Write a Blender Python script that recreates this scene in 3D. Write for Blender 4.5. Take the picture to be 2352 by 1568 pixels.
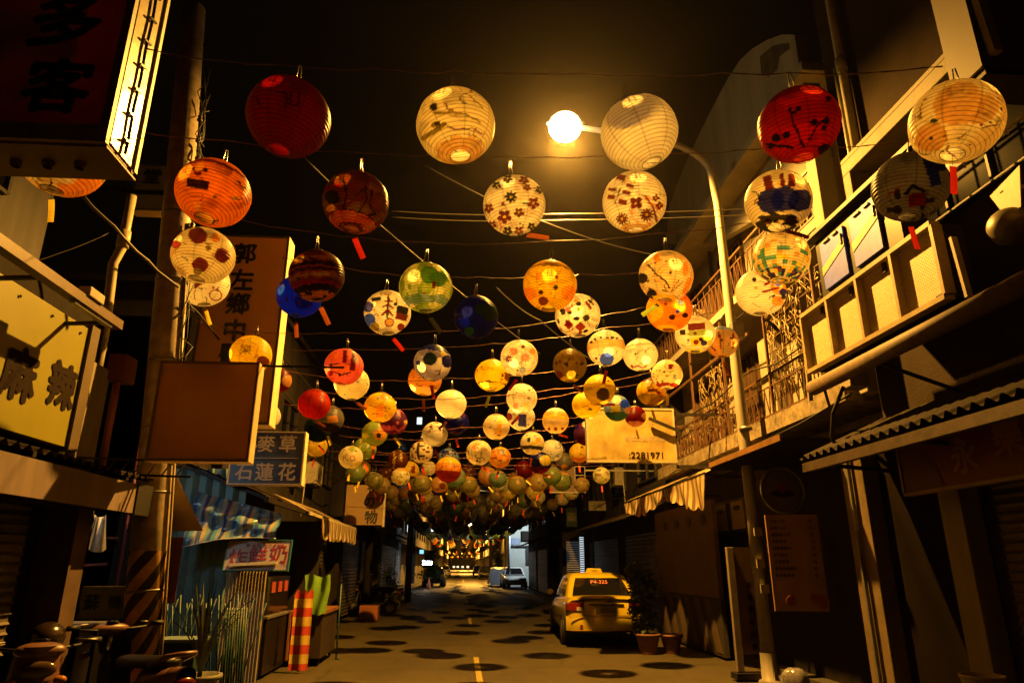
import bpy, math, random
import numpy as np
from mathutils import Vector, Matrix, Euler

for _o in list(bpy.data.objects): bpy.data.objects.remove(_o, do_unlink=True)
SC = bpy.context.scene
COL = SC.collection
R_ = math.radians
random.seed(7)

# ------------------------------------------------------------ camera
F, PH, TH, CH = 1568.0, R_(18.05), R_(4.1), 1.6      # focal length in pixels of a 2352 px wide frame
cd = bpy.data.cameras.new('camera'); cam = bpy.data.objects.new('camera', cd); COL.objects.link(cam)
cd.sensor_width = 36.0; cd.lens = 36.0*F/2352.0; cd.clip_end = 800.0; cd.clip_start = 0.05
cam.location = (0, 0, CH); cam.rotation_euler = (R_(90)+PH, 0, -TH)
SC.camera = cam

# ------------------------------------------------------------ night sky
W = bpy.data.worlds.new('World'); SC.world = W; W.use_nodes = True
bg = W.node_tree.nodes['Background']
sky = W.node_tree.nodes.new('ShaderNodeTexSky'); sky.sky_type = 'NISHITA'; sky.sun_disc = False
sky.sun_elevation = R_(-6.0); sky.sun_rotation = R_(200)
mixn = W.node_tree.nodes.new('ShaderNodeMixRGB'); mixn.blend_type = 'ADD'; mixn.inputs[0].default_value = 1
mixn.inputs[2].default_value = (0.075, 0.045, 0.016, 1)
W.node_tree.links.new(sky.outputs[0], mixn.inputs[1]); W.node_tree.links.new(mixn.outputs[0], bg.inputs[0])
bg.inputs[1].default_value = 0.016

# ------------------------------------------------------------ exposure / render
SC.view_settings.view_transform = 'Standard'; SC.view_settings.look = 'None'
SC.view_settings.exposure = 0.0; SC.view_settings.gamma = 1.0
cy = SC.cycles
cy.use_denoising = True
cy.max_bounces = 7; cy.diffuse_bounces = 3; cy.glossy_bounces = 3; cy.transmission_bounces = 5
cy.transparent_max_bounces = 12; cy.volume_bounces = 0
cy.sample_clamp_indirect = 4.0; cy.caustics_reflective = False; cy.caustics_refractive = False
cy.use_adaptive_sampling = True; cy.adaptive_threshold = 0.02

LAMP_COL = (1.0, 0.455, 0.06)
LAMP_W = 14500.0

# ------------------------------------------------------------ pixel helpers (frame of 2352 x 1568)
def ray(px, py):
    dx = px-1176; up = 784-py
    f = F*math.cos(PH)-up*math.sin(PH); z = F*math.sin(PH)+up*math.cos(PH)
    return (dx*math.cos(TH)+f*math.sin(TH), f*math.cos(TH)-dx*math.sin(TH), z)
def A(px, py, x=None, y=None, z=None, d=None):
    r = ray(px, py)
    t = x/r[0] if x is not None else y/r[1] if y is not None else (z-CH)/r[2] if z is not None else d/F
    return Vector((r[0]*t, r[1]*t, r[2]*t+CH))

# ------------------------------------------------------------ materials
MATS = {}
def lin(c):
    return tuple(((v/12.92) if v <= 0.04045 else ((v+0.055)/1.055)**2.4) for v in c[:3])
def mat(name, col, rough=0.7, metal=0.0, var=0.25, scale=3.0, bump=0.0, bscale=60.0, trans=0.0, spec=0.4, coat=0.0, streak=False):
    """weathered procedural surface; col in linear light"""
    if name in MATS: return MATS[name]
    if trans == 0: col = tuple(c*(0.48 if max(col) > 0.1 else 0.42) for c in col)      # all opaque colours scaled down, for contrast and less bounced light
    m = bpy.data.materials.new(name); m.use_nodes = True; nt = m.node_tree; N = nt.nodes; L = nt.links
    b = N['Principled BSDF']; b.inputs['Roughness'].default_value = rough; b.inputs['Metallic'].default_value = metal
    b.inputs['Specular IOR Level'].default_value = spec; b.inputs['Coat Weight'].default_value = coat
    tc = N.new('ShaderNodeTexCoord'); mp = N.new('ShaderNodeMapping'); L.new(tc.outputs['Object'], mp.inputs[0])
    if streak: mp.inputs['Scale'].default_value = (1.0, 1.0, 0.18)
    n = N.new('ShaderNodeTexNoise'); n.inputs['Scale'].default_value = scale; n.inputs['Detail'].default_value = 6
    n.inputs['Roughness'].default_value = 0.65; L.new(mp.outputs[0], n.inputs['Vector'])
    r = N.new('ShaderNodeValToRGB'); r.color_ramp.elements[0].position = 0.32; r.color_ramp.elements[1].position = 0.68
    r.color_ramp.elements[0].color = tuple(c*(1-var) for c in col)+(1,)
    r.color_ramp.elements[1].color = tuple(min(1, c*(1+var*0.4)) for c in col)+(1,)
    L.new(n.outputs[0], r.inputs[0]); L.new(r.outputs[0], b.inputs['Base Color'])
    if bump > 0:
        n2 = N.new('ShaderNodeTexNoise'); n2.inputs['Scale'].default_value = bscale; n2.inputs['Detail'].default_value = 4
        bp = N.new('ShaderNodeBump'); bp.inputs['Strength'].default_value = bump; bp.inputs['Distance'].default_value = 0.01
        L.new(tc.outputs['Object'], n2.inputs['Vector']); L.new(n2.outputs[0], bp.inputs['Height']); L.new(bp.outputs[0], b.inputs['Normal'])
    if trans > 0:
        t = N.new('ShaderNodeBsdfTranslucent'); L.new(r.outputs[0], t.inputs[0])
        mx = N.new('ShaderNodeMixShader'); mx.inputs[0].default_value = trans
        L.new(b.outputs[0], mx.inputs[1]); L.new(t.outputs[0], mx.inputs[2]); L.new(mx.outputs[0], N['Material Output'].inputs[0])
    MATS[name] = m; return m
def emis(name, col, s):
    if name in MATS: return MATS[name]
    m = bpy.data.materials.new(name); m.use_nodes = True; b = m.node_tree.nodes['Principled BSDF']
    b.inputs['Base Color'].default_value = (0.5, 0.5, 0.5, 1)
    b.inputs['Emission Color'].default_value = tuple(col)+(1,); b.inputs['Emission Strength'].default_value = s
    MATS[name] = m; return m
def paper(name, thin):
    """lantern paper: colour painted on the sheet (Col), scatters light through"""
    m = bpy.data.materials.new(name); m.use_nodes = True; nt = m.node_tree; N = nt.nodes; L = nt.links
    b = N['Principled BSDF']; b.inputs['Roughness'].default_value = 0.36; b.inputs['Specular IOR Level'].default_value = 0.55
    a = N.new('ShaderNodeVertexColor'); a.layer_name = 'Col'
    L.new(a.outputs[0], b.inputs['Base Color'])
    t = N.new('ShaderNodeBsdfTranslucent'); L.new(a.outputs[0], t.inputs[0])
    mx = N.new('ShaderNodeMixShader'); mx.inputs[0].default_value = 0.78
    L.new(b.outputs[0], mx.inputs[1]); L.new(t.outputs[0], mx.inputs[2])
    last = mx
    if thin > 0:
        tr = N.new('ShaderNodeBsdfTransparent'); L.new(a.outputs[0], tr.inputs[0])
        m2 = N.new('ShaderNodeMixShader'); m2.inputs[0].default_value = thin
        L.new(mx.outputs[0], m2.inputs[1]); L.new(tr.outputs[0], m2.inputs[2]); last = m2
    L.new(last.outputs[0], N['Material Output'].inputs[0])
    MATS[name] = m; return m

# ------------------------------------------------------------ mesh builder
class MB:
    def __init__(s): s.v = []; s.f = []; s.smooth = []
    def add(s, vs, fs, sm=False):
        o = len(s.v); s.v += [tuple(p) for p in vs]
        for f in fs: s.f.append(tuple(i+o for i in f)); s.smooth.append(sm)
        return s
    def box(s, x0, x1, y0, y1, z0, z1):
        if x0 > x1: x0, x1 = x1, x0
        if y0 > y1: y0, y1 = y1, y0
        if z0 > z1: z0, z1 = z1, z0
        v = [(x0,y0,z0),(x1,y0,z0),(x1,y1,z0),(x0,y1,z0),(x0,y0,z1),(x1,y0,z1),(x1,y1,z1),(x0,y1,z1)]
        return s.add(v, [(3,2,1,0),(4,5,6,7),(0,1,5,4),(1,2,6,5),(2,3,7,6),(3,0,4,7)])
    def obox(s, c, sz, rot=(0,0,0)):
        M = Euler(rot).to_matrix(); a, b, d = (q/2 for q in sz); c = Vector(c)
        v = [c+M@Vector(p) for p in [(-a,-b,-d),(a,-b,-d),(a,b,-d),(-a,b,-d),(-a,-b,d),(a,-b,d),(a,b,d),(-a,b,d)]]
        return s.add(v, [(3,2,1,0),(4,5,6,7),(0,1,5,4),(1,2,6,5),(2,3,7,6),(3,0,4,7)])
    def bar(s, p, q, w, h=None, up=(0,0,1)):
        p = Vector(p); q = Vector(q); h = h or w; d = (q-p).normalized(); up = Vector(up)
        if abs(d.dot(up)) > 0.98: up = Vector((0, 1, 0))
        r = d.cross(up).normalized()*w/2; u = r.cross(d).normalized()*h/2
        v = [p-r-u, p+r-u, p+r+u, p-r+u, q-r-u, q+r-u, q+r+u, q-r+u]
        return s.add(v, [(0,1,2,3),(7,6,5,4),(0,4,5,1),(1,5,6,2),(2,6,7,3),(3,7,4,0)])
    def tube(s, pts, r, n=8, caps=True):
        pts = [Vector(p) for p in pts]; rs = r if isinstance(r, (list, tuple)) else [r]*len(pts)
        vs = []; fs = []; up = Vector((0, 0, 1)); pr = None
        for i, p in enumerate(pts):
            d = (pts[min(i+1, len(pts)-1)]-pts[max(i-1, 0)]).normalized()
            if pr is None:
                pr = d.cross(up if abs(d.z) < 0.95 else Vector((1, 0, 0))).normalized()
            else:
                pr = (pr-d*pr.dot(d)).normalized()
            b = d.cross(pr)
            for k in range(n):
                a = 2*math.pi*k/n; vs.append(p+(pr*math.cos(a)+b*math.sin(a))*rs[i])
        for i in range(len(pts)-1):
            for k in range(n):
                k2 = (k+1) % n; fs.append((i*n+k, i*n+k2, (i+1)*n+k2, (i+1)*n+k))
        s.add(vs, fs, True)
        if caps:
            o = len(s.v)-len(vs); s.f.append(tuple(o+k for k in reversed(range(n)))); s.smooth.append(False)
            s.f.append(tuple(o+(len(pts)-1)*n+k for k in range(n))); s.smooth.append(False)
        return s
    def prism(s, poly, ext):
        poly = [Vector(p) for p in poly]; e = Vector(ext); n = len(poly)
        return s.add(poly+[p+e for p in poly], [tuple(reversed(range(n))), tuple(range(n, 2*n))]+[(i, (i+1) % n, n+(i+1) % n, n+i) for i in range(n)])
    def quad(s, a, b, c, d): return s.add([a, b, c, d], [(0,1,2,3)])
    def grid(s, fn, nu, nv, sm=True):
        vs = [fn(i/nu, j/nv) for j in range(nv+1) for i in range(nu+1)]
        return s.add(vs, [(j*(nu+1)+i, j*(nu+1)+i+1, (j+1)*(nu+1)+i+1, (j+1)*(nu+1)+i) for j in range(nv) for i in range(nu)], sm)
    def ell(s, c, r, n=16, m=10, rot=(0,0,0), t0=0.0, t1=1.0):
        M = Euler(rot).to_matrix(); c = Vector(c)
        def fn(u, v):
            a = 2*math.pi*u; t = math.pi*(t0+(t1-t0)*v)
            return c+M@Vector((r[0]*math.sin(t)*math.cos(a), r[1]*math.sin(t)*math.sin(a), r[2]*math.cos(t)))
        return s.grid(fn, n, m)
    def lathe(s, c, prof, n=20):
        c = Vector(c)
        def fn(u, v):
            i = min(int(v*(len(prof)-1)+1e-6), len(prof)-1); r, z = prof[i]; a = 2*math.pi*u
            return c+Vector((r*math.cos(a), r*math.sin(a), z))
        return s.grid(fn, n, len(prof)-1)
    def text(s, body, origin, right, up, size, ext=0.0, bold=0.0, spacing=1.0, align='C'):
        vs, fs, (x0, x1, y0, y1) = glyphs(body, 0)
        h = max(y1-y0, 1e-6); k = size/h if size > 0 else -size
        ox = (x0+x1)/2 if align == 'C' else x0; oy = (y0+y1)/2
        o = Vector(origin); r = Vector(right).normalized(); u = Vector(up).normalized()
        n = r.cross(u)*ext
        nn = r.cross(u); m = 8 if bold > 0 else 0
        for q in range(m+1):      # thick brush strokes: the glyph repeated round a small circle
            dx, dy = (0, 0) if q == m else (math.cos(q*math.pi/4)*bold*size, math.sin(q*math.pi/4)*bold*size)
            P = [o+r*((x-ox)*k*spacing+dx)+u*((y-oy)*k+dy)+n+nn*(q*0.00012) for x, y in vs]
            s.add(P, fs)
        return s
    def build(s, name, m, parent=None, bevel=0.0):
        if name not in SPLIT or parent is None: return s.build1(name, m, parent, bevel)
        par = list(range(len(s.v)))          # loose pieces become parts of their own
        def find(i):
            while par[i] != i: par[i] = par[par[i]]; i = par[i]
            return i
        for f in s.f:
            for i in f[1:]: par[find(i)] = find(f[0])
        comp = {}
        for f, sm in zip(s.f, s.smooth): comp.setdefault(find(f[0]), []).append((f, sm))
        out = None
        for fl_ in comp.values():
            ids = sorted({i for f, _ in fl_ for i in f}); mp = {i: k for k, i in enumerate(ids)}; q = MB()
            q.v = [s.v[i] for i in ids]; q.f = [tuple(mp[i] for i in f) for f, _ in fl_]; q.smooth = [sm for _, sm in fl_]
            out = q.build1(name, m, parent, bevel)
        return out
    def build1(s, name, m, parent=None, bevel=0.0):
        off = Vector((0, 0, 0))
        p = parent
        while p is not None: off += p.location; p = p.parent
        me = bpy.data.meshes.new(name); me.from_pydata([tuple(Vector(q)-off) for q in s.v], [], s.f)
        me.polygons.foreach_set('use_smooth', s.smooth); me.materials.append(m); me.update()
        o = bpy.data.objects.new(name, me); COL.objects.link(o)
        if parent is not None: o.parent = parent
        if bevel > 0:
            b = o.modifiers.new('bevel', 'BEVEL'); b.width = bevel; b.segments = 2; b.limit_method = 'ANGLE'
        return o
SPLIT = {'strap', 'insulator', 'bracket', 'screw', 'wheel', 'price_card', 'folding_arm', 'printed_spot', 'diagonal_stripe', 'latch', 'catch', 'balcony_post', 'wall_joint', 'side_window', 'arm', 'roof_beam', 'glow_slat', 'dim_glow_slat', 'bumper_trim', 'pipe', 'bulb_socket', 'vent_slot'}
_G = {}
def glyphs(body, bold=0.0):
    k = (body, bold)
    if k in _G: return _G[k]
    c = bpy.data.curves.new('t', 'FONT'); c.body = body; c.offset = bold; c.resolution_u = 3
    o = bpy.data.objects.new('t', c); COL.objects.link(o)
    dg = bpy.context.evaluated_depsgraph_get(); me = bpy.data.meshes.new_from_object(o.evaluated_get(dg))
    vs = [(v.co.x, v.co.y) for v in me.vertices]; fs = [tuple(p.vertices) for p in me.polygons]
    bpy.data.objects.remove(o); bpy.data.curves.remove(c); bpy.data.meshes.remove(me)
    xs = [v[0] for v in vs]; ys = [v[1] for v in vs]
    _G[k] = (vs, fs, (min(xs), max(xs), min(ys), max(ys))); return _G[k]
def tag(o, label=None, cat=None, group=None, kind=None):
    if label: o['label'] = label
    if cat: o['category'] = cat
    if group: o['group'] = group
    if kind: o['kind'] = kind
    return o
def thing(name, loc, label, cat, group=None):
    o = bpy.data.objects.new(name, None); COL.objects.link(o); o.location = loc; o.empty_display_size = 0.2
    return tag(o, label, cat, group)
def struct(name, mb, m): return tag(mb.build(name, m), kind='structure')
def kids(o): return [c for c in bpy.data.objects if c.parent == o]
def copy_tree(o, parent=None):
    c = o.copy(); COL.objects.link(c)
    if parent: c.parent = parent
    for ch in kids(o): copy_tree(ch, c)
    return c

# shared materials
M_ASPH = None
mWHITE = mat('weathered_cream_render', (0.46, 0.41, 0.29), 0.8, var=0.35, scale=1.6, bump=0.3, bscale=25, streak=True)
mCREAM = mat('cream_painted_metal', (0.66, 0.58, 0.36), 0.5, var=0.25, scale=6)
mGREYW = mat('grey_cement_wall', (0.16, 0.15, 0.14), 0.9, var=0.4, scale=2.0, bump=0.4, bscale=20, streak=True)
mDARKW = mat('dark_stained_wall', (0.05, 0.042, 0.034), 0.9, spec=0.08, var=0.5, scale=2.0, bump=0.3, bscale=20, streak=True)
mCONC = mat('rough_concrete', (0.30, 0.27, 0.22), 0.85, var=0.3, scale=5, bump=0.4, bscale=50)
mSTEEL = mat('dark_rusty_steel', (0.05, 0.038, 0.03), 0.55, metal=0.4, var=0.5, scale=12)
mGALV = mat('galvanised_steel', (0.42, 0.41, 0.38), 0.42, metal=0.6, var=0.25, scale=8)
mCORR = mat('corroded_corrugated_iron', (0.06, 0.042, 0.03), 0.8, metal=0.1, spec=0.15, var=0.6, scale=5)
mSHUT = mat('roller_shutter_paint', (0.20, 0.16, 0.11), 0.5, metal=0.2, var=0.3, scale=5)
mBLACK = mat('black_rubber', (0.012, 0.012, 0.012), 0.6, var=0.3)
mBLACKP = mat('glossy_black_plastic', (0.015, 0.014, 0.014), 0.25, var=0.2)
mINK = mat('dark_brown_sign_paint', (0.03, 0.014, 0.008), 0.8, var=0.2, spec=0.08)
mGLASS = mat('dark_window_glass', (0.012, 0.012, 0.014), 0.08, var=0.2, spec=0.7)
mREDP = mat('red_sign_paint', (0.42, 0.02, 0.015), 0.5, var=0.15)
mWIRE = mat('reddish_twisted_wire', (0.30, 0.12, 0.08), 0.4, metal=0.5, var=0.3)
mGWIRE = mat('grey_cable', (0.20, 0.17, 0.13), 0.5, var=0.2)
mLEAF = mat('plant_leaves', (0.055, 0.085, 0.02), 0.45, var=0.6, scale=9, trans=0.35)
mPOT = mat('terracotta_pot', (0.30, 0.13, 0.06), 0.75, var=0.3, scale=8)
# ------------------------------------------------------------ ground
def asphalt():
    m = bpy.data.materials.new('worn_asphalt'); m.use_nodes = True; nt = m.node_tree; N = nt.nodes; L = nt.links
    b = N['Principled BSDF']; b.inputs['Roughness'].default_value = 0.62; b.inputs['Specular IOR Level'].default_value = 0.35
    tc = N.new('ShaderNodeTexCoord')
    n1 = N.new('ShaderNodeTexNoise'); n1.inputs['Scale'].default_value = 0.5; n1.inputs['Detail'].default_value = 7; n1.inputs['Roughness'].default_value = 0.7
    n2 = N.new('ShaderNodeTexNoise'); n2.inputs['Scale'].default_value = 90; n2.inputs['Detail'].default_value = 3
    r1 = N.new('ShaderNodeValToRGB'); r1.color_ramp.elements[0].position = 0.3; r1.color_ramp.elements[1].position = 0.7
    r1.color_ramp.elements[0].color = (0.026, 0.022, 0.010, 1); r1.color_ramp.elements[1].color = (0.060, 0.047, 0.020, 1)
    mp = N.new('ShaderNodeMapping'); mp.inputs['Scale'].default_value = (1, 0.35, 1)
    L.new(tc.outputs['Object'], mp.inputs[0]); L.new(mp.outputs[0], n1.inputs[0]); L.new(tc.outputs['Object'], n2.inputs[0])
    v = N.new('ShaderNodeTexVoronoi'); v.feature = 'DISTANCE_TO_EDGE'; v.inputs['Scale'].default_value = 0.55
    n3 = N.new('ShaderNodeTexNoise'); n3.inputs['Scale'].default_value = 2.0; n3.inputs['Detail'].default_value = 5
    ad = N.new('ShaderNodeMixRGB'); ad.blend_type = 'ADD'; ad.inputs[0].default_value = 0.35
    L.new(tc.outputs['Object'], n3.inputs[0]); L.new(tc.outputs['Object'], ad.inputs[1]); L.new(n3.outputs[1], ad.inputs[2]); L.new(ad.outputs[0], v.inputs[0])
    cr = N.new('ShaderNodeValToRGB'); cr.color_ramp.elements[0].position = 0.0; cr.color_ramp.elements[1].position = 0.012
    cr.color_ramp.elements[0].color = (0.5, 0.5, 0.5, 1); cr.color_ramp.elements[1].color = (1, 1, 1, 1); L.new(v.outputs[0], cr.inputs[0])
    r2 = N.new('ShaderNodeValToRGB'); r2.color_ramp.elements[0].position = 0.35; r2.color_ramp.elements[1].position = 0.65
    r2.color_ramp.elements[0].color = (0.72, 0.72, 0.72, 1); r2.color_ramp.elements[1].color = (1.15, 1.15, 1.15, 1); L.new(n2.outputs[0], r2.inputs[0])
    m1 = N.new('ShaderNodeMixRGB'); m1.blend_type = 'MULTIPLY'; m1.inputs[0].default_value = 1
    m2 = N.new('ShaderNodeMixRGB'); m2.blend_type = 'MULTIPLY'; m2.inputs[0].default_value = 1
    L.new(n1.outputs[0], r1.inputs[0]); L.new(r1.outputs[0], m1.inputs[1]); L.new(r2.outputs[0], m1.inputs[2])
    L.new(m1.outputs[0], m2.inputs[1]); L.new(cr.outputs[0], m2.inputs[2]); L.new(m2.outputs[0], b.inputs['Base Color'])
    bp = N.new('ShaderNodeBump'); bp.inputs['Strength'].default_value = 0.5; bp.inputs['Distance'].default_value = 0.006
    L.new(n2.outputs[0], bp.inputs['Height']); L.new(bp.outputs[0], b.inputs['Normal'])
    return m
mASPH = asphalt()
mGROUND = mat('bare_ground', (0.06, 0.052, 0.045), 0.9, var=0.3)
struct('ground', MB().quad((-300, -60, -0.03), (300, -60, -0.03), (300, 700, -0.03), (-300, 700, -0.03)), mGROUND)
struct('road', MB().quad((-3.6, -10, 0), (4.9, -10, 0), (4.9, 330, 0), (-3.6, 330, 0)), mASPH)
mPAVE = mat('shop_front_pavement', (0.10, 0.09, 0.075), 0.8, var=0.4, scale=3)
struct('pavement', MB().box(-6.0, -3.6, 1, 160, -0.02, 0.08), mPAVE)
struct('pavement_right', MB().box(4.9, 7.0, 1, 160, -0.02, 0.08), mPAVE)
mYLINE = mat('worn_yellow_road_paint', (0.55, 0.42, 0.09), 0.7, var=0.55, scale=18)
mWLINE = mat('worn_white_road_paint', (0.55, 0.52, 0.45), 0.7, var=0.5, scale=14)
lm = MB(); LX = A(1103, 1568, z=0.004).x
for (a, b) in [((1095, 1508), (1104, 1640)), ((1088, 1418), (1092, 1432)), ((1078, 1370), (1080, 1385)), ((1072, 1345), (1073, 1352)), ((1068, 1330), (1069, 1336))]:
    p = A(*a, z=0.004); q = A(*b, z=0.004)
    lm.box(LX-0.045, LX+0.045, q.y, p.y, 0.001, 0.005)
struct('road_centre_marking', lm, mYLINE)
em = MB(); em.box(-2.62, -2.5, 30, 44, 0.001, 0.005); em.box(-2.7, -2.58, 62, 110, 0.001, 0.005); em.box(3.5, 3.6, 60, 110, 0.001, 0.005)
struct('road_edge_marking', em, mWLINE)

# ------------------------------------------------------------ street lamps (the light of the picture)
mPOLE = mat('cream_painted_lamp_pole', (0.55, 0.5, 0.38), 0.45, var=0.3, scale=4, streak=True)
def street_lamp(bx, by, tipx, h, label, power, grp='street lamps along the road', bowl=0.29):
    t = thing('street_lamp', (bx, by, 0), label, 'street lamp', grp)
    s = 1 if tipx < bx else -1
    MB().lathe((bx, by, 0), [(0.16, 0), (0.16, 0.03), (0.115, 0.05), (0.11, 0.4)], 16).build('base', mPOLE, t)
    pts = [(bx, by, 0.05), (bx-0.01, by, 3.5), (bx-0.04, by, h-1.5), (bx-0.10*s, by, h-0.9)]
    L0 = abs(bx-tipx)
    for k in range(1, 8):
        a = k/7*math.pi/2.15; pts.append((bx-s*(0.10+(1-math.cos(a))*0.95*L0*0.62), by, h-0.9+math.sin(a)*0.75))
    e = Vector(pts[-1]); pts.append((tipx+0.25*s, by, e.z+0.12))
    rs = [0.098, 0.088, 0.07]+[0.066-0.002*i for i in range(len(pts)-3)]
    MB().tube(pts, rs, 16).build('pole', mPOLE, t)
    zt = pts[-1][2]
    MB().ell((tipx, by, zt+0.05), (0.36, 0.15, 0.10), 20, 10, t0=0, t1=0.5).ell((tipx+0.02, by, zt+0.05), (0.35, 0.145, 0.03), 20, 6, t0=0.5, t1=1).build('lamp_housing', mGALV, t)
    b = MB().ell((tipx-0.02*s, by, zt-0.01), (bowl*1.03, bowl, bowl*0.92), 20, 12).build('lamp_bowl_glare', emis('sodium_bowl', (1.0, 0.72, 0.30), 25.0), t)  # glowing bowl made oversize to take in the lamp's glare
    b.visible_shadow = True
    ld = bpy.data.lights.new('sodium_light', 'SPOT'); ld.energy = power; ld.color = LAMP_COL; ld.shadow_soft_size = 0.07
    ld.spot_size = R_(157); ld.spot_blend = 0.40; ld.show_cone = False
    lo = bpy.data.objects.new('sodium_light', ld); COL.objects.link(lo); lo.parent = t
    lo.location = (tipx-0.02*s-bx, 0, zt-0.05-bowl*0.92)
    return t
lampA = street_lamp(4.42, 10.4, 1.72, 9.12, 'tall cream street lamp with a curved arm and blazing yellow light above the lanterns', LAMP_W)
street_lamp(4.4, 73, 1.55, 9.0, 'small distant street lamp glowing just above the dense lantern cluster', 22000)
street_lamp(4.4, 137, 1.6, 9.0, 'third street lamp from the camera, tiny in the distance', 40000)
street_lamp(4.4, 200, 1.6, 9.0, 'farthest street lamp at the very end of the street', 90000)
# collar, conduit and clamp hardware on the near pole
MB().tube([A(1713, 985, y=10.3)+Vector((0, 0, -0.02)), A(1713, 985, y=10.3)+Vector((0, 0, 0.03))], 0.10, 14).build('collar', mGALV, lampA)
MB().box(4.33, 4.52, 10.2, 10.36, 5.1, 5.35).build('junction_box', mGALV, lampA)
for zz, dx in ((2.0, 0.0), (1.2, 0.01), (1.55, -0.01)):
    MB().box(4.36+dx, 4.48+dx, 10.27, 10.3, zz, zz+0.12).build('sticker', mCREAM, lampA)

# ------------------------------------------------------------ paper lanterns
P0, P1 = paper('lantern_paper', 0.22), paper('lantern_paper_thick', 0.0)
PAL = dict(W=(.98,.96,.90), C=(.96,.92,.78), Y=(.96,.86,.30), G=(.34,.52,.18), O=(.95,.66,.26), R=(.50,.035,.025), RO=(.74,.20,.07), D=(.13,.08,.05), K=(.05,.04,.04),
           B=(.12,.30,1.0), N=(.07,.10,.52), OL=(.55,.48,.14), BR=(.45,.22,.07), T=(.84,.68,.42), P=(.92,.58,.55), V=(.42,.18,.40), TE=(.30,.60,.58),
           GR=(.50,.48,.45), LG=(.62,.70,.30), DG=(.12,.26,.12), M=(.45,.08,.05), GO=(.95,.84,.26), SK=(.55,.65,.80))
def vnoise(p, sc, seed):
    r = np.random.RandomState(seed); s = 0
    for k in range(5):
        d = r.normal(size=3)*sc*(1+0.6*k); s = s+np.sin(p@d+r.rand()*6.3)/(1+0.45*k)
    return s/2.2
def paint(n0, n, B, base, ops, seed):
    """n0 local directions, n world directions, B = (right, up, toward) seen from the street"""
    u = n@B[0]; v = n@B[1]; z = n0[:, 2]
    col = np.tile(np.array(lin(PAL[base])), (len(n), 1))
    col *= (1+0.10*vnoise(n0, 3, seed))[:, None]
    jit = 0.035*vnoise(n, 9, seed+5)+0.012*vnoise(n, 30, seed+6)
    if len(n) > 3000:      # faint pencil and wash marks
        mk = np.abs(vnoise(n0, 6, seed+31)) < 0.025; mk &= vnoise(n0, 2.5, seed+33) > 0.35; col[mk] *= 0.55
        col *= (1-0.16*np.clip(vnoise(n0, 2.2, seed+40), 0, 1))[:, None]
    wob = (1+0.16*vnoise(n0, 7, seed+9)+0.08*vnoise(n0, 24, seed+2))[:, None]
    def put(mask, c):      # poster paint: uneven, a little of the paper shows through
        col[mask] = (col*0.035+np.array(lin(PAL[c]))*0.96*wob)[mask]
    for op in ops:
        k = op[0]
        if k == 'c': put(z+jit > op[1], op[2])
        elif k == 'b': put((z+jit*1.2 > op[1]) & (z+jit*1.2 < op[2]), op[3])
        elif k == 's': put((u-op[1])**2+(v-op[2])**2 < (op[3]*(1+2.5*jit))**2, op[4])
        elif k == 'r':
            a = R_(op[5]); x = (u-op[1])*math.cos(a)+(v-op[2])*math.sin(a); y = -(u-op[1])*math.sin(a)+(v-op[2])*math.cos(a)
            put((abs(x) < op[3]) & (abs(y) < op[4]), op[6])
        elif k == 'l':
            w = op[2]
            for (a, b) in zip(op[1][:-1], op[1][1:]):
                ax, ay = a; dx, dy = b[0]-ax, b[1]-ay; q = np.clip(((u-ax)*dx+(v-ay)*dy)/(dx*dx+dy*dy+1e-9), 0, 1)
                put(np.hypot(u-ax-q*dx+jit*.4, v-ay-q*dy+jit*.4) < w, op[3])
        elif k == 'f':
            x = u-op[1]; y = v-op[2]; rr = np.hypot(x, y); an = np.arctan2(y, x)+op[5]
            put(rr < op[3]*(0.45+0.55*np.abs(np.cos(an*op[6]/2))**0.7), op[4]); put(rr < op[3]*0.2, 'GO')
        elif k == 'n': put(vnoise(n, op[1], op[4]) > op[2], op[3])
        elif k == 'd':
            r = np.random.RandomState(op[4])
            for i in range(op[1]):
                d = r.normal(size=3); d /= np.linalg.norm(d); s_ = op[2]*(0.6+0.8*r.rand())
                put(n@d > math.cos(s_), op[3][i % len(op[3])])
        elif k == 'm':
            az = np.floor((np.arctan2(n0[:, 1], n0[:, 0])/(2*math.pi)+.5)*op[1]); la = np.floor(np.arcsin(np.clip(z, -1, 1))/math.pi*op[1]*0.62)
            h = (az*37+la*91+((az*la).astype(int) % 5)*13) % 7
            for i, c in enumerate(op[2]):
                if c: put((h == i) & (z > op[3]) & (z < op[4]), c)
    return col
def sphere_dirs(nu, nv, t0=R_(15.5)):
    t = np.linspace(t0, math.pi-t0*0.93, nv+1); a = np.linspace(0, 2*math.pi, nu, endpoint=False)
    T, Az = np.meshgrid(t, a, indexing='ij')
    n = np.stack([np.sin(T)*np.cos(Az), np.sin(T)*np.sin(Az), np.cos(T)], -1).reshape(-1, 3)
    f = [(j*nu+i, j*nu+(i+1) % nu, (j+1)*nu+(i+1) % nu, (j+1)*nu+i) for j in range(nv) for i in range(nu)]
    return n, [tuple(reversed(q)) for q in f], T.reshape(-1), Az.reshape(-1)
SPH = {}
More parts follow.
